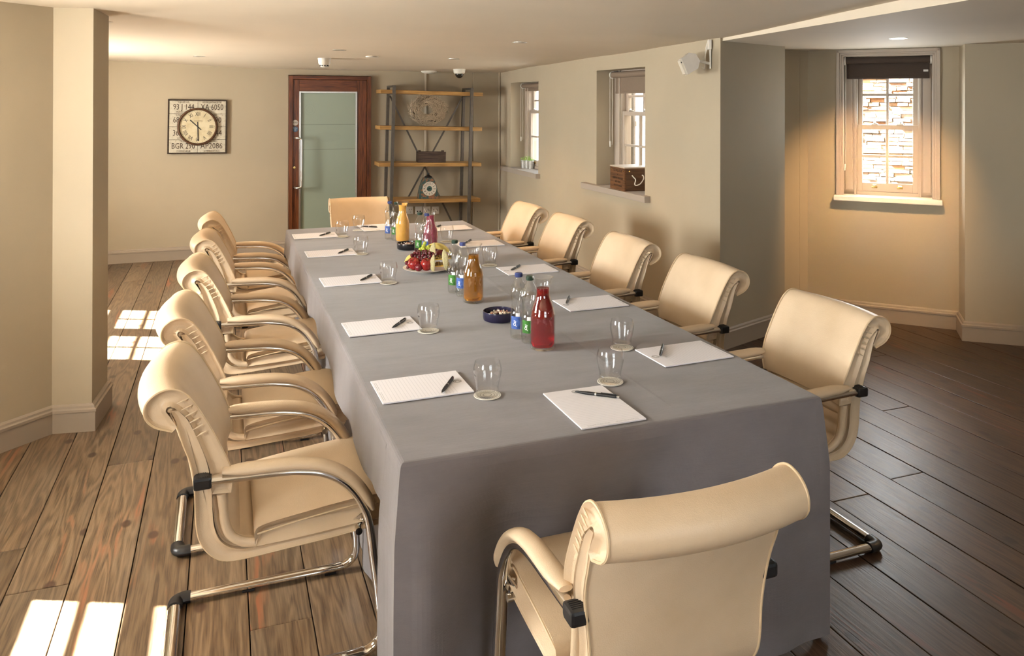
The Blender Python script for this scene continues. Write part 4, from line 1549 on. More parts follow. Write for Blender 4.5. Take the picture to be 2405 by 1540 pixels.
def bunch(label, spots, me, stem, grp=None):
    t = thing('grape_bunch', label, 'grapes', fp(*stem[0]), 0)
    base = Vector(fp(*stem[0]))
    for s in spots:
        q = Vector(fp(*s)) - base
        link('grape', me, t, q, (rgx.uniform(-0.7, 0.7), rgx.uniform(-0.7, 0.7), 0))
    MB().tube([Vector(fp(*p)) - base for p in stem], 0.0016, 6).build('stem', M['stalk'], t)


sp1 = []
for r_, (cnt_, b0, z0, a0, a1) in enumerate(((7, -0.052, 0.070, -0.072, 0.030), (7, -0.040, 0.084, -0.074, 0.034), (7, -0.022, 0.094, -0.070, 0.034), (6, 0.000, 0.102, -0.060, 0.030), (5, -0.030, 0.062, -0.095, -0.06))):
    for k in range(cnt_):
        sp1.append((a0 + (a1 - a0) * k / (cnt_ - 1) + rgx.uniform(-0.004, 0.004), b0 + rgx.uniform(-0.005, 0.005), z0 + rgx.uniform(-0.005, 0.005)))
bunch('bunch of dark red grapes on top of the apples', sp1, rg_me, [(-0.02, -0.01, 0.09), (0.012, -0.045, 0.080), (0.022, -0.062, 0.068)])
bunch('three loose dark red grapes at the plate left edge', [(-0.104, -0.060, 0.052), (-0.090, -0.068, 0.050), (-0.094, -0.074, 0.034)], rg_me, [(-0.10, -0.06, 0.055), (-0.09, -0.066, 0.048)])
bunch('bunch of pale green grapes at the top of the pile', [(-0.030, 0.030, 0.112), (-0.014, 0.034, 0.118), (-0.040, 0.028, 0.106), (-0.022, 0.024, 0.126), (-0.004, 0.030, 0.112), (0.006, 0.030, 0.122), (-0.020, 0.018, 0.108), (0.010, 0.022, 0.108), (-0.016, 0.036, 0.140), (0.012, 0.018, 0.098), (0.008, 0.012, 0.092)], gg_me, [(-0.01, 0.04, 0.11), (0.0, 0.02, 0.118)])


def wedge(name, label, loc, R, ang, thick_in, flesh, rind, rot, cat, grp=None):
    """melon slice: a crescent with a rind on its outer side"""
    t = thing(name, label, cat, loc, 0, grp, rot=rot)
    fl, rd = MB(), MB()
    fr_, rr_ = [], []
    n = 16
    for i in range(n + 1):
        a = -ang + 2 * ang * i / n
        w = max(0.03, math.cos(a / ang * PI / 2)) ** 0.7
        c, s_ = math.cos(a), math.sin(a)
        depth = thick_in * w
        half = 0.34 * depth + 0.002
        O = Vector((R * s_, 0, R * c))
        I = Vector(((R - depth) * s_, 0, (R - depth) * c))
        fr_.append([O + Vector((0, half, 0)), O - Vector((0, half, 0)), I])
        o2 = O + Vector((s_, 0, c)) * 0.003
        rr_.append([O + Vector((0, half + 0.0004, 0)), o2 + Vector((0, half * 0.6, 0)), o2 - Vector((0, half * 0.6, 0)), O - Vector((0, half + 0.0004, 0))])
    fl.rings(fr_).build('flesh', flesh, t, angle=30)
    rd.rings(rr_).build('rind', rind, t, angle=50)
    return t


wedge('melon_slice', 'orange melon slice standing at the left edge of the plate', fp(-0.078, 0.004, 0.014), 0.074, 0.75, 0.036, M['melon_flesh'], M['pale_flesh'], (0.15, -0.25, 0.5), 'melon slice', 'melon slices')
wedge('melon_slice', 'orange melon slice lying under the loose grapes', fp(-0.066, -0.026, 0.012), 0.060, 0.75, 0.034, M['melon_flesh'], M['melon_flesh'], (0.5, -0.5, 0.2), 'melon slice', 'melon slices')
wedge('melon_slice', 'netted melon slice standing upright at the plate front', fp(0.050, -0.050, 0.052), 0.055, 1.0, 0.034, M['melon_flesh'], M['melon_rind'], (0, PI / 2 * -1.0, PI / 2 - YAW - 0.2), 'melon slice', 'melon slices')
wedge('melon_slice', 'netted melon slice leaning at the plate right edge', fp(0.098, -0.030, 0.058), 0.064, 1.0, 0.040, M['melon_flesh'], M['melon_rind'], (-0.35, -PI / 2 * 0.8, PI / 2 - YAW + 0.5), 'melon slice', 'melon slices')
wedge('melon_slice', 'netted melon slice pointing up behind the pineapple', fp(0.044, 0.040, 0.090), 0.060, 1.0, 0.042, M['melon_flesh'], M['melon_rind'], (-0.2, -PI / 2 * 0.9, PI / 2 - YAW), 'melon slice', 'melon slices')
wedge('melon_slice', 'yellow melon slice arching over the back of the pile', fp(0.046, 0.052, 0.055), 0.082, 1.1, 0.030, M['pale_flesh'], M['pale_flesh'], (0.1, 0.15, -YAW), 'melon slice', 'melon slices')
# pineapple wedges with their rough rind
for (loc, rz, lab) in ((fp(0.082, -0.010, 0.062), 0.3, 'pineapple wedge with rough brown rind on the right of the pile'), (fp(0.078, -0.058, 0.034), 0.1, 'lower pineapple wedge between two netted melon slices')):
    t = thing('pineapple_wedge', lab, 'pineapple', loc, rz - YAW, 'pineapple wedges')
    MB().prism([(-0.048, 0.0), (0.048, 0.004), (0.044, 0.010), (-0.046, 0.006)], -0.022, 0.022, lambda u, v, w: (u, w, v)).build('flesh', M['pine_flesh'], t, smooth=False)
    rb_ = MB()
    for i in range(9):
        for j in range(4):
            rb_.ball((-0.042 + 0.0105 * i, -0.017 + 0.011 * j, 0.013 + 0.004 * math.sin(i * 1.9 + j)), 0.0068, 0.0068, 0.007, 7, 5)
    ro_ = rb_.build('rind', M['pine_rind'], t)
    ro_['kind'] = 'stuff'

# ------------------------------------------------------------------ glazed door
door = link('door_1', None, None, (1.105, 9.03, 0))
struct(door, 'walnut-framed door with frosted glass')
# local x: -0.445 .. 0.445, faces -y
MB().box(-0.447, -0.405, -0.02, 0.06, 0, 1.945, 0.003).box(0.405, 0.449, -0.02, 0.06, 0, 1.945, 0.003).build('door_jamb', M['walnut'], door)
MB().box(-0.405, 0.405, -0.02, 0.06, 1.905, 1.945, 0.003).build('door_head', M['walnut_x'], door)
leaf = MB().box(-0.402, -0.336, -0.006, 0.038, 0.008, 1.902, 0.003).box(0.292, 0.402, -0.006, 0.038, 0.008, 1.902, 0.003).build('door_stile', M['walnut'], door)
MB().box(-0.336, 0.292, -0.006, 0.038, 1.772, 1.902, 0.003).box(-0.336, 0.292, -0.006, 0.038, 0.008, 0.20, 0.003).build('door_rail', M['walnut_x'], door)
mb = MB().box(-0.338, -0.318, -0.014, 0.0, 0.20, 1.774, 0.002).box(0.274, 0.294, -0.014, 0.0, 0.20, 1.774, 0.002)
mb.box(-0.318, 0.274, -0.014, 0.0, 1.756, 1.774, 0.002).box(-0.318, 0.274, -0.014, 0.0, 0.20, 0.218, 0.002)
mb.build('glass_trim', M['steel'], door)
t = NT('frosted_glass')
o_ = t.obj()
sp = t.n('ShaderNodeSeparateXYZ')
t.l(o_, sp.inputs[0])
# etched lines and two faint etched emblems
lines = t.math('MAXIMUM', t.math('LESS_THAN', t.math('ABSOLUTE', t.math('SUBTRACT', sp.outputs[2], 1.405)), 0.003), t.math('LESS_THAN', t.math('ABSOLUTE', t.math('SUBTRACT', sp.outputs[2], 1.130)), 0.003))
ex = t.math('DIVIDE', t.math('ADD', sp.outputs[0], 0.02), 0.14)
ez = t.math('DIVIDE', t.math('SUBTRACT', sp.outputs[2], 1.268), 0.058)
oval = t.math('LESS_THAN', t.math('ADD', t.math('MULTIPLY', ex, ex), t.math('MULTIPLY', ez, ez)), 1.0)
cx_ = t.math('ADD', sp.outputs[0], 0.222)
cz_ = t.math('SUBTRACT', sp.outputs[2], 1.571)
rr = t.math('SQRT', t.math('ADD', t.math('MULTIPLY', cx_, cx_), t.math('MULTIPLY', cz_, cz_)))
ring = t.math('MAXIMUM', t.math('LESS_THAN', t.math('ABSOLUTE', t.math('SUBTRACT', rr, 0.057)), 0.003), t.math('LESS_THAN', t.math('ABSOLUTE', t.math('SUBTRACT', rr, 0.032)), 0.0025))
em = t.math('MAXIMUM', ring, t.math('MULTIPLY', oval, t.math('GREATER_THAN', t.math('SINE', t.math('MULTIPLY', sp.outputs[2], 900.0)), 0.0)))
c = t.mix(t.math('MULTIPLY', em, 0.22), (0.275, 0.320, 0.250), (0.20, 0.235, 0.185))
c = t.mix(t.math('MULTIPLY', lines, 0.6), c, (0.13, 0.15, 0.12))
t.set(color=c, rough=0.32, spec=0.5)
M['frosted'] = t.m
MB().box(-0.32, 0.276, 0.006, 0.016, 0.20, 1.775).build('glass_pane', M['frosted'], door, smooth=False)
hd = [(-0.383, -0.006, 1.262), (-0.380, -0.050, 1.262), (-0.368, -0.072, 1.262), (-0.345, -0.085, 1.260), (-0.325, -0.090, 1.248), (-0.318, -0.092, 1.225), (-0.318, -0.092, 1.0), (-0.318, -0.092, 0.755), (-0.325, -0.090, 0.732), (-0.345, -0.085, 0.720), (-0.368, -0.072, 0.718), (-0.380, -0.050, 0.718), (-0.383, -0.006, 0.718)]
MB().tube(catmull(hd, 4), 0.012, 12).build('door_handle', M['steel'], door)
MB().lathe([(0, 0), (0.013, 0), (0.014, 0.003), (0, 0.004)], 20).xform(Matrix.Rotation(PI / 2, 4, 'X')).build('lock', M['brass'], door, (-0.386, -0.006, 0.935))


def disc(r, d=0.0012, n=32):
    return MB().lathe([(0, 0), (r, 0), (r, d), (0, d)], n).xform(Matrix.Rotation(PI / 2, 4, 'X'))


s1 = disc(0.031).build('push_sign', plain('sign_grey', (0.42, 0.38, 0.33), 0.5), door, (-0.378, -0.006, 1.428))
M['ink'] = plain('black_ink', (0.02, 0.02, 0.02), 0.6)
text_mesh('lettering', 'PUSH', 0.020, M['ink'], s1, (0, -0.0016, 0), (PI / 2, 0, 0))
s2 = disc(0.031).build('fire_door_sign', plain('blue_sign', (0.035, 0.075, 0.13), 0.4), door, (-0.378, -0.006, 1.357))
for i, w in enumerate(('Fire door', 'keep', 'shut')):
    text_mesh('lettering', w, 0.0125, M['sticker_white'], s2, (0, -0.0016, 0.013 - 0.014 * i), (PI / 2, 0, 0))
# corridor wall behind the doorway
struct(MB().box(0.3, 1.9, 9.30, 9.34, 0, 2.2).build('wall_corridor', M['wall'], smooth=False))

# ------------------------------------------------------------------ licence-plate clock
CX, CZ, CYF = -0.263, 1.393, YB
ck = thing('wall_clock', 'square wall clock made of old licence plates with a round dial', 'clock', (CX, CYF, CZ), 0, rot=(0, math.radians(0.6), 0))
M['rusty_frame'] = plain('rusty_frame', (0.045, 0.026, 0.014), 0.6, 0.4, noise=0.4, scale=40)
t = NT('old_enamel')
f = t.noise(t.obj(), 40, 5, 0.65)
g = t.noise(t.obj(), 9, 3)
c = t.ramp(f, [(0.30, (0.20, 0.14, 0.075)), (0.42, (0.50, 0.46, 0.36)), (0.7, (0.60, 0.56, 0.46))])
t.set(color=t.mix(t.math('MULTIPLY', g, 0.3), c, (0.34, 0.24, 0.12)), rough=0.5)
M['enamel'] = t.m
M['plate_ink'] = plain('plate_ink', (0.050, 0.026, 0.014), 0.6, noise=0.4, scale=80)
MB().box(-0.288, 0.288, -0.022, 0.0, -0.284, 0.284, 0.003).build('backing', M['rusty_frame'], ck)
fr = MB()
for a, b, c_, d in ((-0.290, -0.278, -0.286, 0.286), (0.278, 0.290, -0.286, 0.286), (-0.278, 0.278, 0.274, 0.286), (-0.278, 0.278, -0.286, -0.274)):
    fr.box(a, b, -0.032, 0.0, c_, d, 0.002)
fr.build('frame', M['rusty_frame'], ck)
PT = [[('GEORGIA', '93 J 144', 'PEACH STATE'), ('US OKLAHOMA IS OK', 'XA·6050', '')],
      [('SUNSHINE STATE', '68 1290', '7 FLORIDA'), ('KANSAS', '41 390', '60')],
      [('', '36 8B24', 'LOUISIANA'), ('MAINE', 'A 5144', 'STATE 70')],
      [('TEXAS', 'BGR 290', '19 HEMISFAIR 68'), ('10,000 LAKES', 'AP2086', '12 MINNESOTA 55')]]
for r_ in range(4):
    for c_ in range(2):
        x0, z1 = -0.275 + 0.2765 * c_, 0.271 - 0.1365 * r_
        pm = MB().box(x0, x0 + 0.2735, -0.0265, -0.020, z1 - 0.1335, z1, 0.002)
        po = pm.build('licence_plate', M['enamel'], ck)
        xc, zc = x0 + 0.137, z1 - 0.0668
        a, b, d = PT[r_][c_]
        wz = min(1.0, 0.25 / (0.047 * len(b)))
        text_mesh('lettering', b, 0.086, M['plate_ink'], po, (xc, -0.0272, zc), (PI / 2, 0, 0), 0.0012, sx=0.72 if len(b) > 6 else 0.80)
        if a:
            text_mesh('lettering', a, 0.026, M['plate_ink'], po, (xc, -0.0272, zc + 0.052), (PI / 2, 0, 0), 0.001, sx=0.95 if len(a) < 12 else 0.75)
        if d:
            text_mesh('lettering', d, 0.024, M['plate_ink'], po, (xc, -0.0272, zc - 0.052), (PI / 2, 0, 0), 0.001, sx=0.95 if len(d) < 12 else 0.80)
RX = Matrix.Rotation(PI / 2, 4, 'X')
t = NT('clock_dial')
f = t.noise(t.obj(), 14, 4)
t.set(color=t.ramp(f, [(0.3, (0.50, 0.41, 0.24)), (0.6, (0.62, 0.54, 0.36))]), rough=0.5)
dial = MB().lathe([(0, 0.026), (0.182, 0.026), (0.182, 0.036), (0, 0.036)], 64).xform(RX).build('dial', t.m, ck)
MB().lathe([(0.174, 0.026), (0.198, 0.026), (0.199, 0.044), (0.193, 0.056), (0.184, 0.058), (0.177, 0.050), (0.174, 0.036)], 64, closed=True).xform(RX).build('bezel', plain('rusty_bezel', (0.105, 0.050, 0.024), 0.45, 0.5, noise=0.3, scale=40), ck)
ROM = ['XII', 'I', 'II', 'III', 'IIII', 'V', 'VI', 'VII', 'VIII', 'IX', 'X', 'XI']
for k, w in enumerate(ROM):
    a = 2 * PI * k / 12
    flip = a
    text_mesh('numeral', w, 0.058, M['ink'], dial, (0.132 * math.sin(a), -0.0366, 0.132 * math.cos(a)), (PI / 2, flip, 0), 0.0008, sx=0.72)
dots = MB()
for k in range(60):
    a = 2 * PI * k / 60
    r_ = 0.0032 if k % 5 == 0 else 0.0020
    dots.ball((0.165 * math.sin(a), -0.0363, 0.165 * math.cos(a)), r_, 0.0006, r_, 6, 4)
mo = dots.build('minute_dots', M['ink'], dial)
mo['kind'] = 'stuff'
text_mesh('lettering', 'THE NEW ERA', 0.013, M['plate_ink'], dial, (0.006, -0.0366, 0.060), (PI / 2, 0, 0), 0.0004)
MB().bar((0.036, -0.0395, -0.034), (-0.074, -0.0395, 0.070), 0.002, 0.010, (0.69, 0, 0.73), 0.0008).build('hour_hand', M['ink'], ck)
MB().bar((-0.001, -0.042, 0.050), (0.006, -0.042, -0.150), 0.002, 0.008, (1, 0, 0), 0.0008).build('minute_hand', M['ink'], ck)

# ------------------------------------------------------------------ steel and wood shelf
bk = thing('shelving_unit', 'open shelving unit with wooden shelves and dark steel posts', 'shelves', (2.150, 8.835, 0), 0, rot=(0, math.radians(1.35), 0))
HX, HY = 0.447, 0.165
for sx in (-1, 1):
    for sy in (-1, 1):
        MB().box(sx * HX - 0.016, sx * HX + 0.016, sy * HY - 0.018, sy * HY + 0.018, 0.0, 1.832, 0.002).build('post', M['dark_steel'], bk)
    MB().box(sx * HX - 0.016, sx * HX + 0.016, -HY + 0.018, HY - 0.018, 1.812, 1.832, 0.002).build('cross_rail', M['dark_steel'], bk)
for zt in (1.782, 1.383, 0.977, 0.570, 0.160):
    so = MB().box(-0.588, 0.588, -HY + 0.020, HY - 0.020, zt - 0.042, zt, 0.003).build('shelf', M['oak'], bk)
    for sx in (-1, 1):
        MB().box(sx * HX - 0.016, sx * HX + 0.016, -HY + 0.02, HY - 0.02, zt - 0.050, zt - 0.042, 0.001).build('shelf_bracket', M['dark_steel'], so)
for a, b in (((-HX + 0.02, 1.72), (HX - 0.02, 0.10)), ((HX - 0.02, 1.72), (-HX + 0.02, 0.10))):
    MB().bar((a[0], HY - 0.004, a[1]), (b[0], HY - 0.004, b[1]), 0.004, 0.020, (1, 0, 0)).build('brace', M['dark_steel'], bk)

# twig wreath leaning on the second shelf
wr = thing('twig_wreath', 'round wreath of pale twisted twigs on the second shelf', 'wreath', (2.168, 8.86, 1.385), 0)
rw = random.Random(4)
M['twig'] = plain('bleached_twig', (0.52, 0.42, 0.30), 0.85, noise=0.4, scale=120)
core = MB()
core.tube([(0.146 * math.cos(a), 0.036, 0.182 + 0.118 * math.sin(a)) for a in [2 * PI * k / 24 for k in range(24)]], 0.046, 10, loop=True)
core.build('wreath_core', plain('twig_gap_shade', (0.022, 0.014, 0.009), 0.9), wr)  # near-black core paints the shade in the gaps between the twigs
tw = MB()
for k in range(680):
    a = rw.uniform(0, 2 * PI)
    rr = 0.050 + 0.125 * rw.random() ** 0.8
    q = 0.052 * math.sqrt(max(0, 1 - ((rr - 0.12) / 0.072) ** 2))
    y = -q + rw.uniform(-0.006, 0.02)
    L = rw.uniform(0.022, 0.055)
    da = rw.uniform(-0.65, 0.65)
    c = Vector((rr * math.cos(a), y, rr * math.sin(a)))
    d = Vector((-math.sin(a + da), rw.uniform(-0.25, 0.25), math.cos(a + da)))
    b = Vector((rw.uniform(-1, 1), rw.uniform(-0.4, 0.4), rw.uniform(-1, 1))) * 0.006
    pts = [c - d * L, c + b, c + d * L]
    tw.tube([(p.x * 1.24, p.y + 0.01, 0.182 + p.z * 0.985) for p in pts], [0.0018, 0.0032, 0.0016], 5)
two = tw.build('twigs', M['twig'], wr)
two['kind'] = 'stuff'

# dark wooden tray-box and small bell-shaped clock on the shelves
bx = thing('wooden_box', 'dark narrow wooden box on the third shelf', 'box', (2.192, 8.79, 0.978), 0, rot=(0, math.radians(1.3), 0))
MB().box(-0.160, 0.160, -0.055, -0.043, 0, 0.118, 0.002).build('board', M['dark_wood'], bx)
MB().box(-0.160, 0.160, 0.043, 0.055, 0, 0.118, 0.002).build('board', M['dark_wood'], bx)
MB().box(-0.160, 0.160, -0.043, 0.043, 0, 0.010, 0.001).build('base_board', M['dark_wood'], bx)
for s in (-1, 1):
    MB().box(s * 0.148 - 0.012, s * 0.148 + 0.012, -0.043, 0.043, 0.010, 0.105, 0.002).build('end_board', M['dark_wood'], bx)
    MB().box(s * 0.135 - 0.012, s * 0.135 + 0.012, -0.02, 0.02, 0.105, 0.133, 0.003).build('lug', M['dark_wood'], bx)

sc_ = thing('shelf_clock', 'small tapering painted clock with white number ring on the fourth shelf', 'clock', (2.150, 8.765, 0.572), 0, rot=(0, math.radians(1.3), 0))
prof = [(-0.112, 0.0), (0.112, 0.0), (0.108, 0.05), (0.094, 0.12), (0.072, 0.19), (0.052, 0.232), (-0.052, 0.232), (-0.072, 0.19), (-0.094, 0.12), (-0.108, 0.05)]
t = NT('flaking_paint')
f = t.noise(t.obj(), 26, 4, 0.6)
t.set(color=t.ramp(f, [(0.42, (0.035, 0.080, 0.075)), (0.50, (0.06, 0.10, 0.09)), (0.56, (0.26, 0.11, 0.05)), (0.75, (0.30, 0.14, 0.07))]), rough=0.6)
t.bump(f, 0.4, 0.004)
M['flaking'] = t.m
MB().prism(prof, -0.045, 0.045, lambda u, v, w: (u, w, v)).build('case', M['flaking'], sc_, angle=35)
MB().lathe([(0, 0.232), (0.045, 0.232), (0.046, 0.240), (0.036, 0.252), (0.020, 0.258), (0.012, 0.266), (0.015, 0.275), (0.013, 0.284), (0, 0.288)], 20).build('finial', M['black_plastic'], sc_)
ringo = MB().lathe([(0.030, 0.045), (0.079, 0.045), (0.080, 0.049), (0.030, 0.049)], 40, closed=True).xform(RX).build('number_ring', plain('ring_enamel', (0.66, 0.60, 0.50), 0.4), sc_, (0.006, 0, 0.112))
MB().lathe([(0, 0.045), (0.031, 0.045), (0.031, 0.048), (0, 0.048)], 28).xform(RX).build('centre_disc', plain('teal_disc', (0.05, 0.12, 0.105), 0.5, noise=0.3), sc_, (0.006, 0, 0.112))
for k in range(12):
    a = 2 * PI * k / 12
    text_mesh('numeral', '12' if k == 0 else str(k), 0.033, M['ink'], ringo, (0.057 * math.sin(a), -0.0500, 0.057 * math.cos(a)), (PI / 2, a, 0), 0.0008, sx=0.85)
MB().bar((0.018, -0.052, 0.120), (-0.026, -0.052, 0.100), 0.002, 0.007, (0, 0, 1)).build('hand', M['ink'], sc_)

# sockets and trunking under the shelf
def socket(label, x, z, w, h, kind):
    t = thing('wall_socket', label, 'socket', (x, YB, z), 0, 'sockets behind the shelf')
    MB().box(-w / 2, w / 2, -0.012, 0.0, -h / 2, h / 2, 0.003).build('face_plate', M['white_plastic'], t)
    d = MB()
    if kind == 'double':
        d.box(-0.046, -0.030, -0.014, -0.012, 0.005, 0.030, 0.001)
        for px, pz in ((0.02, 0.012), (0.045, 0.012), (0.0325, -0.018), (-0.03, -0.018), (-0.015, -0.018)):
            d.box(px - 0.004, px + 0.004, -0.0126, -0.0118, pz - 0.003, pz + 0.003)
    elif kind == 'data':
        for px in (-0.016, 0.016):
            d.box(px - 0.008, px + 0.008, -0.0126, -0.0118, -0.020, -0.006)
    else:
        for px, pz in ((-0.022, 0.008), (0.014, 0.012), (-0.006, -0.016), (0.024, 0.0)):
            d.ball((px, -0.0122, pz), 0.006, 0.0012, 0.006, 8, 5)
    d.build('outlets', M['black_plastic'], t)
    return t


socket('white double power socket at left behind the shelf', 1.985, 0.405, 0.130, 0.086, 'double')
socket('white data socket with two small ports behind the shelf', 2.115, 0.402, 0.086, 0.086, 'data')
lead = socket('white socket with a black lead plugged in behind the shelf', 2.210, 0.397, 0.086, 0.086, 'aerial')
MB().tube([(0.0, -0.013, 0.0), (-0.01, -0.03, -0.005), (-0.03, -0.035, -0.04), (-0.035, -0.03, -0.12)], 0.003, 6).build('lead', M['black_plastic'], lead)
socket('white round-outlet socket at right behind the shelf', 2.315, 0.393, 0.086, 0.086, 'tv')
tr = MB().box(2.180, 2.202, YB - 0.014, YB, 0.44, 2.02, 0.002).build('cable_trunking', plain('trunking_paint', (0.52, 0.44, 0.33), 0.5, noise=0.02))
tag(tr, 'white cable trunking running up the wall behind the shelf', 'trunking')

# ------------------------------------------------------------------ ceiling fittings
def downlight(label, x, y, zc, power, on=True, size=0.055, aim=None, cone=118, blend=0.7):
    t = thing('downlight', label, 'light', (x, y, zc), 0, 'recessed ceiling lights')
    MB().lathe([(0.036, 0.012), (0.036, -0.001), (size * 0.8, -0.004), (size, -0.002), (size, 0.004)], 28).build('bezel', M['steel'], t)
    e = NT('lamp_glow')
    e.set(color=(0.9, 0.85, 0.75))
    e.b.inputs['Emission Color'].default_value = (1.0, 0.78, 0.48, 1)
    e.b.inputs['Emission Strength'].default_value = 6.0 if on else 0.0
    MB().lathe([(0, 0.004), (0.034, 0.004), (0.035, 0.008), (0, 0.010)], 24).build('lamp', e.m, t)
    if on:
        d = bpy.data.lights.new('downlight_beam', 'SPOT')
        d.energy = power
        d.color = (1.0, 0.62, 0.30)
        d.spot_size = math.radians(cone)
        d.spot_blend = blend
        d.shadow_soft_size = 0.03
        o = bpy.data.objects.new('downlight_beam', d)
        o.location = (x, y, zc - 0.02)
        if aim:
            o.rotation_euler = Vector(aim).to_track_quat('-Z', 'Y').to_euler()
        COL.objects.link(o)
    return t


def cz(x, y):
    return ceil_z(x, y)


DL = [('recessed downlight near the clock wall', -0.212, 7.787, 7), ('recessed downlight in the middle of the ceiling', 0.871, 6.551, 7), ('recessed downlight in front of the shelf', 1.985, 7.10, 12),
      ('bright recessed downlight above the right row of chairs', 2.02, 5.44, 9), ('recessed downlight half hidden by the left pier', -0.655, 5.10, 6)]
for lab, x, y, p in DL:
    downlight(lab, x, y, cz(x, y), p)
downlight('recessed downlight in the alcove ceiling', 4.024, 3.885, 2.067, 38, aim=(0.62, 0.90, -1.35), cone=68, blend=0.9)
downlight('unseen downlight added to warm the walls and floor right of the table', 4.25, 2.35, 2.067, 13)  # extra lamp out of view, added to warm the pier and right wall
bp_ = MB().lathe([(0, 0.004), (0.058, 0.004), (0.058, -0.004), (0.050, -0.009), (0, -0.010)], 28).build('blanking_plate', M['white_plastic'], None, (1.225, 7.064, cz(1.225, 7.064)))
tag(bp_, 'flat white blanking plate on the ceiling', 'cover plate')
sd = thing('smoke_detector', 'white smoke detector hanging from the ceiling near the door', 'smoke detector', (0.850, 7.40, cz(0.85, 7.40)), 0)
MB().lathe([(0, 0.004), (0.060, 0.004), (0.060, -0.010), (0.056, -0.016), (0.054, -0.045), (0.046, -0.058), (0, -0.058)], 30).build('body', M['white_plastic'], sd)
MB().lathe([(0, -0.058), (0.040, -0.058), (0.036, -0.078), (0.020, -0.084), (0, -0.084)], 24).build('sensor_cap', M['white_plastic'], sd)
vt = MB()
for k in range(10):
    a = 2 * PI * k / 10
    vt.box(-0.006, 0.006, -0.0415, -0.0385, -0.074, -0.062)
    vt.xform(Matrix.Rotation(a, 4, 'Z'), len(vt.v) - 8)
vt.build('vents', M['black_plastic'], sd)
al = MB().lathe([(0, 0.006), (0.090, 0.006), (0.092, -0.006), (0.080, -0.020), (0.040, -0.028), (0, -0.030)], 36).build('ceiling_sounder', M['white_plastic'], None, (2.205, 8.94, cz(2.2, 8.94) - 0.002))
tag(al, 'shallow round white sounder on the ceiling above the shelf', 'sounder')
dc = thing('dome_camera', 'white security dome camera with dark lens above the shelf', 'security camera', (2.455, 8.55, cz(2.455, 8.55)), 0)
MB().lathe([(0, 0.006), (0.070, 0.006), (0.070, -0.008), (0.066, -0.014), (0.064, -0.040), (0.054, -0.050), (0, -0.050)], 32).build('housing', M['white_plastic'], dc)
MB().lathe([(0.046, -0.048), (0.047, -0.056), (0.042, -0.074), (0.030, -0.090), (0.014, -0.098), (0, -0.100)], 28).build('dome', plain('smoked_dome', (0.03, 0.025, 0.02), 0.06, noise=0), dc)

# ------------------------------------------------------------------ wall speaker
spk = thing('wall_speaker', 'pale angular loudspeaker on a bracket high on the right wall', 'speaker', (3.0, 4.62, 1.93), -0.42)
SIDE = [(2.914, 1.952), (2.949, 1.970), (2.970, 1.990), (3.022, 1.981), (3.053, 1.936), (3.039, 1.883), (3.003, 1.865), (2.964, 1.842)]
SIDE = [((a - 3.0) * 0.9 - 0.035, b - 1.93) for a, b in SIDE]
MB().prism(SIDE, -0.06, 0.075, lambda u, v, w: (u, w, v)).build('cabinet', M['speaker_plastic'], spk, angle=20)
g0, g1 = Vector((SIDE[0][0], SIDE[0][1])), Vector((SIDE[7][0], SIDE[7][1]))
gd = (g1 - g0)
gn = Vector((gd.y, -gd.x)).normalized()
if gn.x > 0:
    gn = -gn
gp = [g0 + gd * 0.02, g0 + gd * 0.98, g0 + gd * 0.90 + gn * 0.014, g0 + gd * 0.10 + gn * 0.014]
MB().prism([(p.x, p.y) for p in gp], -0.052, 0.067, lambda u, v, w: (u, w, v)).build('grille', M['speaker_grille'], spk, angle=20)
MB().ball((gp[3].x + 0.010, -0.052, gp[3].y - 0.012), 0.004, 0.003, 0.005, 8, 6).build('badge', M['black_plastic'], spk)
sa, sb = SIDE[1], SIDE[7]
br_ = MB().box(0.088, 0.098, 0.004, 0.030, -0.045, 0.085, 0.002).bar((0.09, 0.017, -0.01), (0.02, 0.005, 0.005), 0.016, 0.016)
br_.build('bracket', M['white_plastic'], spk)
MB().box(0.078, 0.098, -0.012, 0.050, 0.085, 0.150, 0.003).build('cable_box', M['white_plastic'], spk)
MB().tube(catmull([(0.085, 0.045, 0.155), (0.07, 0.05, 0.10), (0.062, 0.03, 0.02), (0.055, 0.02, -0.045), (0.03, 0.01, -0.03)], 5), 0.003, 6).tube(catmull([(0.085, 0.038, 0.155), (0.072, 0.03, 0.09), (0.055, 0.02, 0.03), (0.045, 0.01, 0.01)], 5), 0.003, 6).build('cable', M['white_plastic'], spk)

# ------------------------------------------------------------------ crate and flower pot on the sills
SZ2 = W2[2] + 0.004
cr = thing('wooden_crate', 'stencilled wooden crate with a rope handle on the window sill', 'crate', (3.195, 5.925, SZ2), -0.06)
# local: x into the recess, y along the wall
CH = 0.187
MB().box(-0.118, -0.104, -0.148, 0.148, 0, CH, 0.002).build('side_board', M['crate_wood'], cr)
MB().box(0.104, 0.118, -0.148, 0.148, 0, CH, 0.002).build('side_board', M['crate_wood'], cr)
en = MB().box(-0.104, 0.104, -0.148, -0.132, 0, CH, 0.002).build('end_board', M['crate_side'], cr)
MB().box(-0.104, 0.104, 0.132, 0.148, 0, CH, 0.002).build('end_board', M['crate_side'], cr)
MB().box(-0.121, 0.121, -0.150, 0.150, CH, CH + 0.010, 0.002).build('lid', plain('pale_lid', (0.50, 0.42, 0.33), 0.5), cr)
MB().box(-0.104, 0.104, -0.132, 0.132, 0, 0.01).build('base_board', M['crate_side'], cr)
for i, (w, s) in enumerate((('CATALOGUE', 0.030), ('of', 0.016), ('GARDEN SUNDRIES', 0.024), ('AND SEEDS', 0.022), ('FOR THE SEASON', 0.020))):
    text_mesh('stencil', w, s, M['crate_ink'], cr, (-0.1186, -0.01, 0.160 - 0.031 * i), (PI / 2, 0, -PI / 2), 0.0006, sx=1.0)
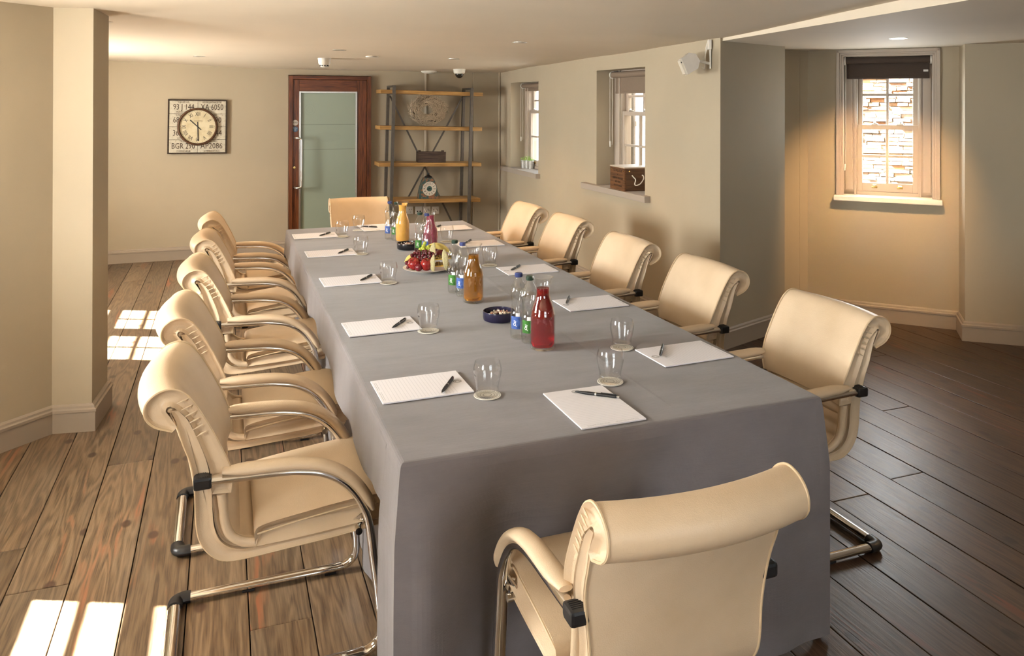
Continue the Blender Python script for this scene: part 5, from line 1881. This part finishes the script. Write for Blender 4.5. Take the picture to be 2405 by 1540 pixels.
for y in (-0.13, -0.02, 0.115):
    MB().ball((-0.119, y, CH - 0.022), 0.003, 0.005, 0.005, 8, 6).build('nail_head', M['brass'], cr)
for x in (-0.075, 0.07):
    MB().ball((x, -0.149, CH - 0.024), 0.006, 0.003, 0.006, 8, 6).build('nail_head', M['brass'], cr)
MB().tube(catmull([(-0.050, -0.147, 0.128), (-0.046, -0.160, 0.118), (-0.030, -0.170, 0.095), (-0.040, -0.176, 0.060), (-0.025, -0.178, 0.050), (0.010, -0.176, 0.062), (0.042, -0.168, 0.098), (0.046, -0.158, 0.122), (0.040, -0.147, 0.130)], 5), 0.0042, 8).build('rope_handle', M['rope'], cr)

SZ1 = W1[2] + 0.004
fpz = thing('herb_planter', 'galvanised triple pot of small green herbs on the window sill', 'plant pot', (3.215, 8.395, SZ1), -1.05)
M['zinc'] = plain('galvanised_zinc', (0.52, 0.51, 0.48), 0.42, 0.55, noise=0.15, scale=60)
pm = MB()
for q in (-0.055, 0.0, 0.055):
    pm.lathe([(0, 0.001), (0.027, 0.0), (0.034, 0.086), (0.0365, 0.088), (0.0355, 0.091), (0.0325, 0.088), (0.030, 0.070), (0, 0.070)], 22, (q, 0, 0))
pm.build('pot', M['zinc'], fpz)
M['leaf'] = plain('herb_leaf', (0.30, 0.46, 0.07), 0.5, noise=0.35, scale=70)
rl = random.Random(2)
lf, stt = MB(), MB()
for k in range(230):
    q = rl.choice((-0.055, 0.0, 0.055))
    x, y = q + rl.uniform(-0.032, 0.032), rl.uniform(-0.032, 0.032)
    z = 0.085 + rl.uniform(0.0, 0.058) * (1 - abs(x) / 0.2)
    if k % 4 == 0:
        stt.tube([(x * 0.9, y * 0.8, 0.068), (x, y, z)], 0.0008, 4)
    a, tl, L = rl.uniform(0, 6.28), rl.uniform(-0.5, 0.7), rl.uniform(0.008, 0.015)
    Mx = Matrix.Translation((x, y, z)) @ Matrix.Rotation(a, 4, 'Z') @ Matrix.Rotation(tl, 4, 'Y')
    b = len(lf.v)
    lf.add([(0, 0, 0), (L * 0.5, L * 0.42, 0.001), (L, 0, -0.001), (L * 0.5, -L * 0.42, 0.001)], [(0, 1, 2, 3)])
    lf.xform(Mx, b)
lo = lf.build('leaves', M['leaf'], fpz)
lo['kind'] = 'stuff'
stt.build('stems', M['leaf'], fpz)['kind'] = 'stuff'
